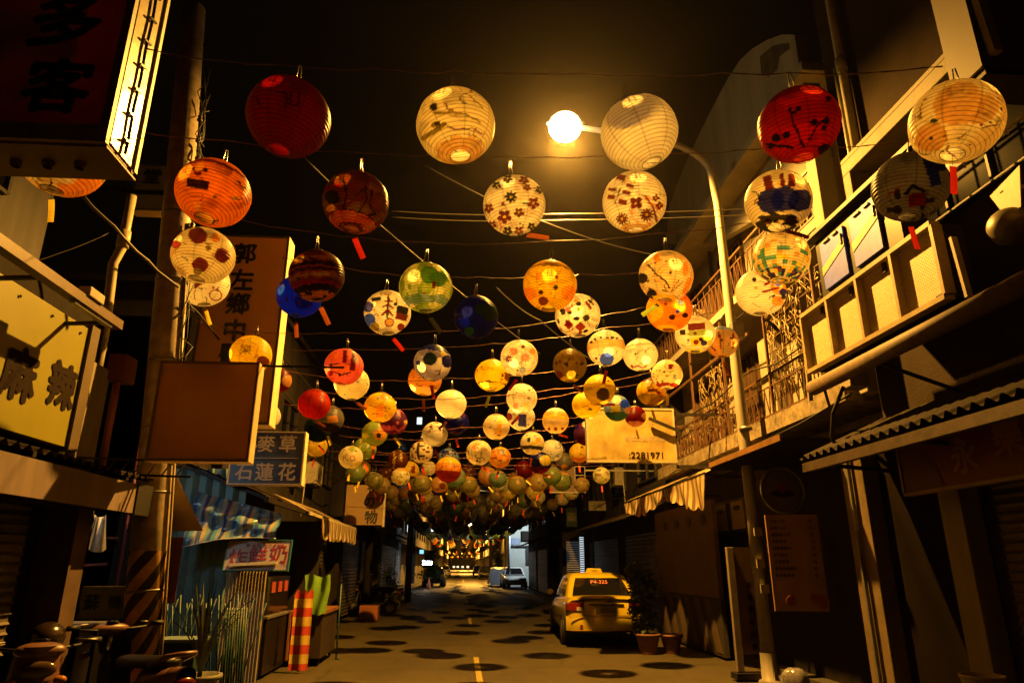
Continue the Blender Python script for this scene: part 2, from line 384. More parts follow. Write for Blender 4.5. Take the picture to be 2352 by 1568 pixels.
def shade_mesh(R, tilt, base, ops, seed, res, thick, B, ribs=24):
    nu, per = {3: (144, 5), 2: (72, 4), 1: (36, 3), 0: (20, 2)}[res]
    if res < 2: ribs = 14
    key = (nu, per, ribs)
    if key not in SPH: SPH[key] = sphere_dirs(nu, ribs*per)
    n0, fs, T, Az = SPH[key]
    M = np.array(Euler(tilt).to_matrix()); n = n0@M.T
    row = np.repeat(np.arange(ribs*per+1), nu) % per
    prof = np.sin(math.pi*row/per)
    amp = 0.016 if res >= 2 else 0.02
    dent = 1+0.014*vnoise(n0, 1.6, seed+17)+0.006*vnoise(n0, 5, seed+18)
    amp = amp*(1+0.5*vnoise(n0, 2.0, seed+19)) if res >= 2 else amp
    rr = R*(1-amp+amp*prof)*(dent if res >= 2 else 1)
    v0 = n0*rr[:, None]; v0[:, 2] *= 0.93+0.05*((seed*37) % 10)/10; v = v0@M.T
    col = paint(n0, n, B, base, ops, seed)
    if res >= 2:
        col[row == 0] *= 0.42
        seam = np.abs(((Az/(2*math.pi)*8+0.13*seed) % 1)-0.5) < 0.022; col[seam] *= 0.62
    me = bpy.data.meshes.new('shade'); me.from_pydata(v.tolist(), [], fs)
    me.polygons.foreach_set('use_smooth', [True]*len(fs))
    at = me.color_attributes.new('Col', 'FLOAT_COLOR', 'POINT')
    at.data.foreach_set('color', np.concatenate([np.clip(col, 0.002, 0.95), np.ones((len(col), 1))], 1).astype(np.float32).ravel())
    me.materials.append(P1 if thick else P0); me.update()
    return me, M
mSTRIP = mat('shiny_hanging_strip', (0.62, 0.55, 0.42), 0.25, metal=0.7, var=0.3, scale=40)
mRIM = mat('lantern_rim_wire', (0.25, 0.2, 0.14), 0.4, metal=0.6, var=0.2)
TAGM = {k: mat('tag_card_'+k, lin(c), 0.4, var=0.2, scale=30, trans=0.45) for k, c in
        dict(orange=(.88,.34,.10), yellow=(.88,.78,.25), red=(.62,.12,.07), green=(.55,.62,.22), black=(.12,.12,.1), brown=(.55,.28,.10)).items()}
LGRP = 'round paper lanterns strung above the street'
TAGS = {}
def tag_mesh(r, ln=0.17, w=0.042):
    def fn(a, b):
        x = (a-.5)*w; z = -b*ln; return (x, 0.006*math.sin(b*3)*r+0.004*math.sin(a*3), z)
    return MB().grid(fn, 2, 6)
def basis(c):
    D = (Vector(c)-Vector((0, 0, CH))).normalized(); Rr = D.cross(Vector((0, 0, 1))).normalized(); U = Rr.cross(D)
    return D, Rr, U
def lantern(px, py, d, base, ops, label, tilt=(0, 0), tg='orange', swing=None, res=None, pos=None, Rw=None, text=None, dist=None, thick=False):
    seed = int(px*7+py*3) % 9973; rnd = random.Random(seed)
    if pos is None:
        dep = dist if dist else 0.49*F/d
        c = A(px, py, d=dep)
        if not dist:
            zc = min(max(c.z, 3.40), 4.30 if d > 100 else 4.15)
            if abs(zc-c.z) > 0.001: c = A(px, py, z=zc)
        D, Rr, U = basis(c)
        dep = (c-Vector((0, 0, CH))).dot(Vector((math.sin(TH)*math.cos(PH), math.cos(TH)*math.cos(PH), math.sin(PH))))
        Rw = d/2*dep/F*0.985
    else:
        c = Vector(pos); D, Rr, U = basis(c)
    if res is None: res = 3 if d > 84 else 2 if d > 42 else 1
    t = thing('paper_lantern', c, label, 'paper lantern', LGRP)
    if ops and base not in ('R', 'RO', 'N', 'B', 'BR', 'V', 'M', 'DG', 'GR') and (px, py) != (1468, 305):
        ops = list(ops); ink = ['D', 'OL', 'M', 'BR', 'DG', 'O', 'SK', 'GR']
        for q in range(9 if d > 60 else 6):      # small hand drawn strokes between the main motifs
            a0, r0 = rnd.uniform(0, 6.28), rnd.uniform(.25, .92); u0, v0_ = r0*math.cos(a0), r0*math.sin(a0); pl_ = [(u0, v0_)]; da = rnd.uniform(0, 6.28)
            for w_ in range(rnd.randint(2, 5)):
                da += rnd.uniform(-1.2, 1.2); pl_.append((pl_[-1][0]+0.09*math.cos(da), pl_[-1][1]+0.09*math.sin(da)))
            ops.insert(0, ('l', pl_, rnd.uniform(.010, .022)*(1 if d > 70 else 1.5), rnd.choice(ink)))
        for q in range(3): ops.insert(0, ('s', rnd.uniform(-.7, .7), rnd.uniform(-.7, .7), rnd.uniform(.04, .10), rnd.choice(ink)))
    til = (R_(tilt[0]), R_(tilt[1]), rnd.random()*0.6)
    B = (np.array(Rr), np.array(U), -np.array(D))
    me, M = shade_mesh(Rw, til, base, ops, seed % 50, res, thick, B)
    o = bpy.data.objects.new('shade', me); COL.objects.link(o); o.parent = t
    Mm = Matrix(M.tolist()); top = Mm@Vector((0, 0, Rw*0.94)); bot = Mm@Vector((0, 0, -Rw*0.94))
    if res >= 1:
        hr = Rw*0.262
        for s_, q in ((1, 0.936), (-1, -0.945)):
            n = 20 if res > 1 else 10
            ring = [c+Mm@Vector((hr*math.cos(6.2832*k/n), hr*math.sin(6.2832*k/n), Rw*q)) for k in range(n+1)]
            r_ = MB().tube(ring, 0.0022, 5, False)
            if res > 1: r_.tube([ring[0], ring[n//2]], 0.0016, 5)
            r_.build('rim', mRIM, t)
    hl = 0.15 if d > 60 else 0.12
    h = MB()
    hx = rnd.uniform(-.012, .012)
    if res >= 2:
        for s_ in (-1, 1):
            a = c+top+Rr*(0.018*s_)+Vector((0, 0, -0.01)); b = c+top+Rr*(hx+0.006*s_)+Vector((0, 0, hl))
            h.tube([a, (a+b)/2+Rr*rnd.uniform(-.006, .006), b], 0.0042 if d > 90 else 0.0032, 5)
        h.build('hanger', mSTRIP, t)
    else:
        h.tube([c+top, c+top+Vector((0, 0, hl))], 0.004, 4).build('hanger', mSTRIP, t)
    if tg:
        key = (tg, rnd.randrange(3))
        if key not in TAGS:
            mb = tag_mesh(key[1]-1); me2 = bpy.data.meshes.new('tag'); me2.from_pydata(mb.v, [], mb.f); me2.materials.append(TAGM[tg]); TAGS[key] = me2
        g = bpy.data.objects.new('tag', TAGS[key]); COL.objects.link(g); g.parent = t
        sw = swing if swing is not None else rnd.choice((-1, 1, 1))*rnd.uniform(5, 50)
        dirv = (Rr*math.sin(R_(sw))-Vector((0, 0, 1))*math.cos(R_(sw))).normalized()
        st = bot+dirv*0.07
        q = Vector((0, 0, -1)).rotation_difference(dirv); g.rotation_mode = 'QUATERNION'; g.rotation_quaternion = q
        g.location = st
        if res >= 2: MB().tube([c+bot, c+st], 0.0015, 4).build('tag_string', mGWIRE, t)
    if text:
        mb = MB()
        for (s_, tu, tv, sz, colr) in text:
            vs, fs, (x0, x1, y0, y1) = glyphs(s_, 0); k = sz/(y1-y0); P = []
            for x, y in vs:
                uu = tu+(x-(x0+x1)/2)*k; vv = tv+(y-(y0+y1)/2)*k; w2 = max(0.02, 1-uu*uu-vv*vv)
                P.append(c+(Rr*uu+U*vv-D*math.sqrt(w2))*Rw*1.012)
            mb.add(P, fs)
        mb.build('lettering', {'K': mINK, 'R': mREDP}[text[0][4]], t)
    return t
fl = lambda u, v, r, c='M', a=0.3, n=5: ('f', u, v, r, c, a, n)
L_ = lantern
# nearest row
L_(663, 270, 190, 'R', [('l', [(-.3,.5),(-.1,.55),(-.08,.2)], .025, 'D'), ('l', [(-.02,.6),(.0,.3),(.2,.32),(.17,.62)], .022, 'K'), ('l', [(-.75,.3),(-.65,.05),(-.5,.1)], .018, 'D'), ('n', 4, .95, 'M', 3)],
   'largest deep red lantern, top left of the strings', (3, 8), None)
L_(1047, 290, 182, 'C', [('l', [(-.55,.25),(-.1,.32),(.3,.25),(.6,.1)], .03, 'OL'), ('l', [(-.8,-.35),(-.5,-.15),(-.3,.0)], .06, 'OL'), ('s', -.55, .42, .1, 'D'), ('l', [(-.3,.0),(0,-.1),(.4,-.05),(.7,-.2)], .015, 'V'),
    ('r', -.45, .02, .07, .05, 20, 'D'), ('b', -1, -.80, 'T'), ('n', 6, 1.25, 'OL', 4), ('l', [(.3,.75),(.65,.45)], .02, 'OL')],
   'large glowing cream lantern painted with an ink landscape, left of the blazing street lamp', (-3, -8), None)
L_(1468, 305, 178, 'W', [('c', .70, 'N')], 'large plain white lantern with a navy cap, right of the blazing street lamp', (-6, -16), None)
L_(1834, 287, 182, 'RO', [('b', .45, .9, 'M'), ('l', [(-.15,.42),(-.1,0),(.05,-.6)], .028, 'K'), ('l', [(-.8,-.3),(-.2,-.55)], .03, 'K'), ('l', [(.2,-.45),(.4,-.15),(.65,0)], .022, 'K'), ('s', -.55,-.2,.11,'K'), ('s',-.3,-.2,.09,'K'), ('s', .05,.38,.07,'K'), ('s',-.05,.3,.05,'K'), ('s', .35,-.05,.08,'K'), ('s', .62,-.1,.08,'K'), ('s',.55,-.25,.06,'K'), ('s',-.7,-.38,.08,'K'), ('s', .75,.45,.07,'K'), ('s', .5,-.8,.16,'K')],
   'large orange red lantern painted with dark branches, fourth in the nearest row', (4, -6), None)
L_(2195, 280, 196, 'C', [('s', -.55, -.2, .34, 'T'), ('s', .15, .35, .5, 'T'), ('s', .5, .1, .35, 'T'), ('d', 60, .035, ['DG', 'M', 'OL'], 8)],
   'large cream lantern with tan patches and tiny stars, far right of the nearest row', (8, 14), 'red', -8)
L_(145, 362, 186, 'C', [('n', 5, .55, 'OL', 3), ('s', .5, -.6, .5, 'O'), ('s', .1, -.35, .3, 'W'), ('n', 6, 1.2, 'G', 9)],
   'cream lantern with an orange patch, half hidden under the big corner sign', (0, 5), 'yellow', 8, dist=4.9)
# second row
L_(491, 443, 166, 'O', [('s', -.55, .52, .055, 'K'), ('s', -.28, .55, .07, 'K'), ('r', -.42, .12, .27, .12, 2, 'K'), ('b', .25, .45, 'BR'), ('n', 3, .9, 'GO', 2)],
   'orange lantern with two black dots over a dark oblong, beside the left pole', (-10, 8), None)
L_(818, 465, 152, 'BR', [('n', 3.5, .35, 'OL', 5), ('l', [(-.4,.6),(-.3,.2),(-.35,-.2),(-.1,-.4)], .025, 'K'), ('l', [(0,.2),(.25,.5),(.3,.1),(.1,-.3)], .022, 'K'), ('l', [(.45,.4),(.4,0),(.6,-.3),(.3,-.4)], .025, 'K'), ('s', -.7, .05, .22, 'K'), ('s', -.72, -.3, .14, 'GO'), ('l', [(-.9,.3),(-.5,.45)], .05, 'R'), ('l', [(-.8,-.45),(-.4,-.35)], .06, 'R'), ('b', -.93, -.72, 'P')],
   'brown graffiti covered lantern with a dark patch at its left edge', (2, 5), 'red', 25)
L_(1181, 472, 147, 'W', [fl(-.8,-.1,.17), fl(-.1,.25,.2,'K',.1,8), fl(-.3,-.38,.24), fl(.15,-.25,.17,'BR'), fl(.6,.05,.2), fl(.3,.8,.17,'M'), fl(.4,.55,.13), fl(-.2,.85,.16,'D'), fl(.8,.5,.15,'K'), fl(-.55,.65,.14,'K'), fl(-.7,-.65,.15), fl(-.2,-.85,.16,'D'), fl(.15,-.85,.16,'M'), fl(.55,-.7,.14,'D')],
   'white lantern scattered with dark red flowers, below left of the blazing street lamp', (5, -8), 'brown', 80)
L_(1457, 464, 148, 'W', [('r', -.65,.45,.12,.05,-12,'M'), ('r', -.7,.22,.11,.07,-10,'M'), ('r', -.35,.8,.14,.09,-20,'M'), ('r', -.1,.5,.13,.04,-25,'M'), ('r', -.22,.3,.12,.06,-25,'M'), ('r', -.35,.02,.13,.08,-20,'M'), ('l', [(-.35,.7),(-.4,.4),(-.6,0)], .015, 'K'), fl(.05,-.05,.22,'M',.78,4), fl(-.4,-.5,.2,'BR',0,12), fl(.35,-.45,.22,'BR',0,12), ('l', [(.3,.15),(.55,-.2),(.65,-.7)], .035, 'M'), fl(.65,.05,.12,'M',.2,4), fl(.75,-.2,.13,'M',.2,4), ('b', -1, -.9, 'T')],
   'white lantern with maroon squares and petals, directly under the navy capped one', (4, -4), None)
L_(1787, 463, 150, 'C', [('s', .2, 0.02, .38, 'N'), ('s', -.2, .05, .38, 'N'), ('s', .6, -.1, .33, 'N'), ('n', 14, 1.45, 'GR', 7), ('r', -.2,.62,.12,.22,5,'M'), ('r', .2,.62,.06,.2,0,'M'), ('r', .45,.55,.09,.2,-8,'M'), ('s', .3,-.65,.16,'M'), ('s', .3,-.66,.08,'BR'), ('b', -.95,-.80,'K')],
   'cream lantern with a big navy blue boat shape, right of the lamp arm', (6, 8), 'brown', 60)
L_(2090, 430, 164, 'GR', [('n', 3, .6, 'D', 2), ('r', .1,-.4,.2,.18,-8,'M'), ('l', [(-.12,-.15),(.08,.02),(.28,-.2)], .05, 'K'), ('r', .7,.4,.25,.18,0,'N'), ('r', .6,.05,.13,.2,0,'N'), ('l', [(-.6,-.1),(-.2,.05)], .02, 'R')],
   'dim grey lantern painted with a small house, under the patched cream one', (6, 10), 'red', 4)
# third row and the overlapping ones behind
L_(467, 587, 140, 'C', [('s', -.25,.62,.28,'M'), ('s', .55,.1,.24,'M'), ('s', -.05,-.35,.24,'M'), ('s', .3,.68,.14,'O'), ('s', -.1,-.6,.12,'OL'), ('n', 5, 1.35, 'OL', 4), ('s', -.85,.2,.15,'R')],
   'cream lantern with blurred dark red roses, against the left pole', (-6, 6), None)
L_(468, 650, 114, 'W', [('r', -.1,0,.32,.08,48,'M'), ('s', .5,-.45,.25,'R'), ('s', .5,-.45,.20,'W'), ('n', 5, 1.3, 'GO', 4)],
   'pale lantern with a thin red circle, tucked beneath the rose painted one', (4, -8), 'yellow', 22, dist=7.8)
L_(688, 680, 104, 'B', [('s', .2,-.2,.4,'N'), ('n', 4, .8, 'V', 2)], 'blue lantern half hidden behind the dark banded one', (0, 5), 'brown', 8)
L_(728, 633, 128, 'BR', [('b', .1,.25,'K'), ('b', -.1,.0,'D'), ('b', .35,.5,'OL'), ('b', -.35,-.2,'OL'), ('b', -.62,-.45,'R'), ('b', -.78,-.6,'K'), ('b', -1,-.8,'T'), ('n', 4, .7, 'D', 6)],
   'dark brown lantern with murky horizontal bands, right of the tall vertical sign', (4, -6), 'brown', 28)
L_(978, 660, 124, 'LG', [('n', 3, .1, 'C', 3), ('s', .1,.5,.34,'G'), ('s', .45,.35,.3,'G'), ('r', .3,.1,.06,.14,0,'M'), ('b', -.8,-.55,'SK'), ('n', 12, 1.3, 'DG', 7), ('s', -.55, .3, .2, 'C')],
   'green and cream lantern painted with a round tree', (3, -4), 'black', 35)
L_(890, 718, 108, 'W', [('s', -.85,.2,.25,'N'), ('s', -.75,-.4,.3,'B'), ('r', -.5,.55,.2,.08,15,'K'), ('l', [(0,.75),(0,-.25)], .04, 'DG'), ('l', [(-.15,.5),(.15,.5)], .035,'M'), ('l', [(-.2,.25),(0,.35),(.2,.2)], .04,'M'), ('l', [(-.2,-.1),(0,.1),(.2,-.1)], .05,'M'), ('r', .62,.15,.25,.16,-8,'K'), ('r', .6,-.15,.25,.14,-10,'M'), ('s', .1,-.42,.2,'M'), ('s', .1,-.42,.15,'T'), ('s', .6,-.6,.16,'R'), ('s', -.5,-.65,.2,'OL')],
   'white lantern with a black and red flag shape and a blue edge', (0, -6), 'red', 42)
L_(1093, 728, 104, 'N', [('s', .6,.25,.42,'DG'), ('s', .2,.35,.25,'DG'), ('s', -.3,-.68,.22,'G'), ('s', -.5,-.25,.24,'B')],
   'dark blue lantern with green patches, in the middle of the strings', (5, -5), None)
L_(1263, 656, 126, 'GO', [('r', .05,.3,.1,.3,0,'O'), ('b', .45,.6,'OL'), ('s', -.25,-.6,.18,'BR'), ('n', 3, .8, 'O', 7), ('s', .7,-.3,.3,'O'), ('s', -.75,-.3,.25,'O')],
   'golden orange lantern with a bright spot, straight below the blazing street lamp', (2, 3), None)
L_(1327, 725, 106, 'W', [('d', 44, .11, ['K', 'K', 'M'], 12), ('r', -.4,-.4,.16,.16,45,'R'), ('r', .1,-.5,.17,.17,40,'R'), ('l', [(.4,.6),(.55,.3)], .06,'R'), ('r', -.4,.3,.12,.1,0,'P')],
   'bright white lantern with black specks and two red diamonds, behind the golden one', (3, -5), None)
L_(1537, 712, 106, 'O', [('s', -.75,0,.5,'GO'), ('s', .3,.2,.18,'Y'), ('s', .55,-.05,.17,'Y'), ('s', .5,.3,.14,'SK'), ('s', .1,-.35,.14,'K'), ('s', .65,-.3,.12,'K'), ('s', .35,-.1,.09,'B'), ('b', -1,-.88,'Y')],
   'orange lantern with yellow left side, peeping out below the black branch one', (4, 5), None)
L_(1529, 635, 125, 'C', [('n', 4, .45, 'O', 7), ('n', 5, 1.0, 'R', 9), ('s', -.85,.0,.2,'K'), ('s', -.55,-.65,.2,'K'), ('l', [(-.6,.5),(-.3,.1),(0,-.2),(.1,-.45)], .03, 'K'), ('l', [(.15,-.6),(.45,-.2)], .015,'K'), ('l', [(.2,-.6),(.6,-.25)], .015,'K'), ('n', 9, 1.5, 'K', 17), ('b', -1, -.9, 'Y')],
   'cream lantern with orange blossom and black branches, left of the lamp pole', (5, 4), 'green', -60)
L_(1795, 592, 128, 'C', [('m', 30, ['TE', None, 'T', None, 'TE', 'GO', None], -.75, .0), ('m', 30, ['N', 'GO', 'TE', 'C', 'V', None, 'N'], -.95, -.7), ('m', 30, [None, None, 'T', None, None, None, None], 0, .8)],
   'cream lantern with a mosaic of teal and blue squares', (5, 8), None)
L_(1747, 672, 114, 'W', [('s', .75,.15,.35,'O'), ('n', 6, 9, 'R', 3), ('l', [(.2,.3),(.7,.5)], .05,'R'), ('l', [(.1,.0),(.7,.1)], .05,'R'), ('s', .7,.3,.14,'B'), ('s', .85,-.1,.15,'N'), ('s', .6,-.45,.22,'O'), ('s', .85,-.3,.1,'K'), ('s', .5,-.2,.05,'K')],
   'cream lantern with a splash of orange and blue coral on its right', (4, 6), 'black', 38)
# middle distance
L_(576, 815, 94, 'Y', [('b', -1,-.3,'GO'), ('s', .6,-.3,.3,'BR'), ('n', 6, 1.4, 'M', 3)], 'yellow lantern bearing a red character, above the blank box sign', (4, 8), None, text=[('樂', -.25, .25, .5, 'R')])
L_(638, 873, 62, 'R', [('s', -.2,0,.62,'K'), ('s', -.2,0,.35,'R'), ('s', .75,0,.45,'T')], 'red and black lantern with a pale right side, beside the vertical sign edge', (0, 10), None)
L_(612, 955, 64, 'W', [('b', -.85,-.6,'N'), ('b', -.95,-.85,'R'), ('n', 8, 1.4, 'M', 4)], 'white lantern with a dark blue character, just above the blue two line sign', (0, 4), None, text=[('雪', .0, .05, .55, 'K')])
L_(808, 880, 82, 'C', [('n', 5, 1.5, 'OL', 4)], 'plain cream lantern half hidden behind the pink blocks one', (2, -4), 'brown', 60)
L_(790, 842, 90, 'P', [('r', .0,.55,.1,.35,0,'M'), ('r', -.45,.55,.18,.16,10,'O'), ('r', .45,.3,.13,.5,-4,'M'), ('r', -.1,-.1,.38,.2,0,'O'), ('l', [(-.5,-.3),(-.1,-.45),(.35,-.3)], .03,'K'), ('s', -.65,-.4,.15,'R'), ('l', [(-.9,0),(-.2,.15)], .03,'K')],
   'pink lantern with red and orange blocks', (3, 6), None)
L_(976, 872, 78, 'T', [('n', 5, .5, 'O', 7), ('s', .45,-.55,.25,'OL'), ('b', -.95,-.6,'C'), ('n', 9, 1.4, 'D', 2)], 'orange map patterned lantern behind the navy topped one', (3, 4), 'brown', 5)
L_(994, 833, 88, 'W', [('c', .5, 'N'), ('s', -.15,.2,.35,'DG'), ('s', .8,.1,.35,'N'), ('l', [(.1,-.45),(.4,-.4),(.35,-.65)], .03,'R'), ('s', .55,.5,.12,'Y'), ('s', -.75,-.05,.12,'N')],
   'lantern with a navy top, dark green tree and white lower half', (4, 5), 'red', 12)
L_(1193, 822, 88, 'W', [('f', -.3,.35,.25,'P',.2,9), ('f', .3,-.0,.27,'P',.1,9), ('f', -.55,-.05,.22,'V',.3,9), ('f', .7,.35,.2,'O',.3,9), ('f', .15,-.65,.22,'SK',.3,9)],
   'white lantern with small pink handprints', (4, -4), 'red', -38)
L_(1130, 862, 80, 'Y', [('n', 7, 1.1, 'C', 3), ('d', 40, .05, ['K', 'D'], 5), ('b', -.62,-.56,'K'), ('s', .95,-.1,.25,'BR')], 'yellow lantern with rows of black marks and a pointed base', (2, 2), 'green', -18, text=[('己亥', .15, -.7, .18, 'K')])
L_(1309, 839, 80, 'OL', [('n', 3, .8, 'D', 8), ('s', -.7,-.6,.3,'BR'), ('b', -1,-.85,'Y')], 'olive green lantern with faint dark brushwork', (3, 3), 'brown', 48)
L_(1392, 799, 88, 'W', [('b', -.3,.25,'T'), ('r', -.55,.5,.07,.05,0,'K'), ('r', -.25,.58,.05,.05,0,'K'), ('r', .1,.55,.09,.05,0,'K'), ('r', .35,.55,.09,.06,0,'K'), ('r', .6,.5,.07,.05,0,'K'), ('s', -.75,.35,.08,'K'), ('s', .0,-.62,.36,'B'), ('b', -.3, -.2, 'W')],
   'white lantern with a ring of black notes and a blue patch near its base', (3, -3), 'red', -14)
L_(1471, 815, 80, 'W', [('b', .48,.54,'R'), ('d', 12, .04, ['R'], 6), ('l', [(-.5,-.75),(-.2,-.65),(.1,-.8),(.3,-.68)], .04,'R')], 'cream lantern with a thin red line around its top', (4, -5), None)
L_(1658, 785, 76, 'T', [('c', .6, 'SK'), ('r', -.1,.1,.05,.55,0,'M'), ('r', .65,.0,.05,.5,-8,'M'), ('r', -.6,-.3,.05,.3,40,'M')], 'tan lantern with brown uprights and a blue top, right behind the lamp pole', (2, 3), 'brown', 12)
L_(1597, 768, 92, 'W', [('r', .1,.4,.42,.18,0,'M'), ('r', .1,.05,.42,.14,0,'LG'), ('s', .0,.05,.08,'R'), ('r', -.6,.15,.13,.14,0,'D'), ('r', .25,-.4,.5,.24,0,'Y'), ('s', .0,-.42,.13,'M'), ('s', .25,-.3,.11,'K'), ('s', .38,-.5,.15,'N'), ('b', -1,-.9,'Y')],
   'cream lantern with framed coloured panels and a yellow base, left of the lamp pole', (3, 4), None)
L_(1496, 900, 68, 'GO', [('c', .6, 'V'), ('b', -1,-.35,'OL'), ('r', .1,.1,.35,.12,0,'BR'), ('s', .5,-.1,.14,'R')], 'purple topped yellow lantern with brown script, below the dotted one', (3, 4), 'yellow', 12)
L_(1532, 860, 72, 'C', [('d', 60, .075, ['M', 'D', 'O', 'OL'], 3), ('r', .25,.5,.15,.16,0,'R'), ('b', -.9,-.7,'R')], 'cream lantern dotted in red and brown', (3, 3), 'yellow', -2)
L_(1347, 930, 68, 'Y', [('b', -1,-.9,'C'), ('n', 7, 1.5, 'OL', 3)], 'bright yellow lantern left of the olive bottomed one', (2, 2), None)
L_(1377, 895, 74, 'Y', [('b', -1,.25,'OL'), ('s', .2,-.3,.42,'D'), ('n', 6, .9, 'GR', 5)], 'lantern with yellow top and dark olive lower half', (3, 4), 'red', 88)
L_(1459, 956, 50, 'R', [('b', -1,-.65,'C'), ('s', .9,0,.3,'C'), ('c', .85,'C')], 'red lantern with cream edges in front of the telephone number board', (0, 3), 'yellow', 12)
L_(1440, 1000, 44, 'O', [('n', 5, .8, 'GO', 2)], 'small orange lantern in front of the telephone number board', (0, 3), 'yellow', 2)
L_(1417, 937, 62, 'SK', [('r', -.1,-.1,.35,.3,0,'GO'), ('r', -.1,-.4,.35,.1,0,'O'), ('b', -1,-.45,'DG'), ('s', .0,.6,.35,'C'), ('s', .6,.3,.35,'B'), ('s', .8,-.2,.25,'O')], 'blue lantern with an orange square and dark green base', (2, 3), None)
L_(1048, 970, 60, 'N', [('n', 5, .3, 'V', 4), ('n', 9, 1.2, 'C', 5), ('b', -1,-.85,'OL')], 'dark blue purple lantern behind the plain cream one', (2, 3), 'orange', 14)
L_(1036, 928, 72, 'W', [], 'plain cream white lantern without any painting', (3, 2), 'brown', -45)
L_(1196, 957, 66, 'W', [('s', -.85,0,.3,'R'), ('r', .1,-.3,.3,.5,0,'N'), ('b', -1,-.85,'W'), ('n', 9, 1.4, 'OL', 5)], 'white lantern with a navy block and red edge, behind the pale handprint one', (2, 2), None)
L_(1198, 915, 72, 'W', [('s', -.4,-.5,.18,'P'), ('r', .35,-.45,.12,.14,10,'Y'), ('s', .5,.55,.08,'V'), ('l', [(0,.2),(.15,.1)], .04,'T')], 'pale cream lantern with one orange print low on its left', (3, -3), 'red', -42)
L_(757, 962, 66, 'GR', [('r', .2,.0,.35,.24,10,'O'), ('b', -1,-.5,'D')], 'grey lantern with an orange patch, behind the plain red orange one', (2, 8), 'yellow', 22)
L_(722, 928, 74, 'O', [('b', -1, 2, 'RO')], 'plain red orange lantern with no pattern, right of the vertical sign', (2, 6), 'brown', 62)
L_(904, 968, 64, 'V', [('n', 4, .3, 'P', 4), ('s', .9,.0,.15,'Y'), ('s', -.3,-.5,.2,'P')], 'purple pink lantern behind the orange lettered yellow one', (2, 3), 'yellow', 40)
L_(873, 935, 74, 'Y', [('s', .3,.75,.3,'O'), ('r', .0,-.1,.22,.2,0,'O'), ('r', .0,-.5,.25,.16,0,'O'), ('n', 8, 1.0, 'OL', 4), ('s', -.9,0,.2,'O')], 'yellow lantern with orange panels and dark lettering', (3, 3), None)
L_(730, 985, 64, 'DG', [('n', 4, .5, 'N', 3)], 'dark green and navy lantern under the grey one', (0, 3), 'orange', 40)
L_(727, 1025, 50, 'Y', [('n', 8, 1.2, 'BR', 3)], 'yellow lantern right beside the blue two line sign', (0, 3), 'red', -12)
L_(861, 995, 60, 'LG', [('s', .4,-.1,.5,'O'), ('s', .3,-.15,.2,'K'), ('s', -.7,-.2,.25,'GO')], 'yellow green lantern with an orange patch and black dot', (2, 4), 'orange', 2)
L_(999, 997, 60, 'W', [('d', 30, .10, ['OL', 'SK', 'BR', 'GR'], 4)], 'white lantern with small grey green drawings', (2, 2), 'red', 22)
L_(1140, 980, 62, 'C', [('r', .2,.0,.16,.6,0,'GO'), ('r', .3,-.15,.1,.4,0,'O'), ('r', .2,-.65,.12,.05,0,'M'), ('c', .85,'P'), ('n', 6, 1.5, 'SK', 3)], 'cream lantern with a tall orange figure and pink top', (2, -2), None)
L_(1276, 966, 62, 'W', [('b', .3,.65,'O'), ('b', .0,.3,'GO'), ('b', -1,.0,'C'), ('s', -.5,-.6,.13,'BR'), ('s', 0,-.62,.14,'BR'), ('s', .5,-.6,.13,'BR')], 'cream and orange banded lantern with three brown shapes at its base', (3, 2), 'orange', 72)
L_(1346, 995, 58, 'V', [('s', 0,.75,.3,'C'), ('c', .2,'N'), ('s', 0,.75,.28,'C'), ('n', 5, .5, 'R', 4), ('b', -1,-.4,'M')], 'purple lantern with dark red base, left of the telephone number board', (2, 3), None)
L_(1396, 998, 52, 'LG', [('s', .5,.3,.4,'O'), ('s', .5,-.5,.35,'R'), ('s', .6,.3,.14,'C')], 'lime green and orange lantern touching the purple one', (2, 3), 'red', -35)
L_(1330, 1040, 46, 'GO', [('s', .3,.6,.12,'K'), ('b', -1,-.5,'O')], 'orange yellow lantern at the left edge of the telephone number board', (0, 3), 'orange', 4)
L_(1268, 1034, 52, 'W', [('n', 6, .5, 'SK', 4), ('n', 7, .9, 'M', 5), ('n', 8, 1.2, 'DG', 6)], 'white lantern with a blue and red collage', (2, 3), None)
L_(1240, 1062, 54, 'N', [('s', .5,.2,.5,'Y'), ('b', -1,-.5,'R'), ('n', 7, 1, 'G', 3)], 'navy and yellow lantern with a red base under the house painted one', (2, 3), 'orange', 74)
L_(1223, 1018, 56, 'C', [('r', -.3,.3,.12,.2,0,'K'), ('r', .5,.3,.2,.2,0,'O'), ('r', .2,.0,.3,.12,0,'Y'), ('b', -.6,-.3,'D'), ('n', 9, 1.3, 'K', 4)], 'cream lantern painted with little black houses', (2, 3), 'orange', -8)
L_(1100, 1039, 60, 'C', [('s', -.1,.4,.36,'O'), ('s', -.02,.32,.27,'W'), ('s', -.12,.4,.05,'K'), ('r', -.02,-.15,.18,.22,0,'C'), ('l', [(-.2,.05),(-.22,-.4),(.2,-.4),(.18,.05)], .03,'K'), ('l', [(-.1,-.4),(-.1,-.7),(.08,-.7),(.08,-.4)], .03,'K'), ('n', 9, 1.6, 'GO', 5)], 'cream lantern painted with a red haired girl', (2, 2), 'orange', 60)
L_(1148, 1050, 52, 'O', [('n', 4, .1, 'Y', 4), ('n', 5, .8, 'N', 5), ('n', 5, 1.0, 'R', 6), ('s', .2,.5,.2,'SK')], 'lantern with a red yellow and blue fish pattern, right of the girl one', (2, 3), 'red', -15)
L_(1030, 1078, 62, 'O', [('b', -1,-.2,'R'), ('c', .4,'GO')], 'orange and red banded lantern under the blue scribbled one', (0, 3), 'yellow', -3)
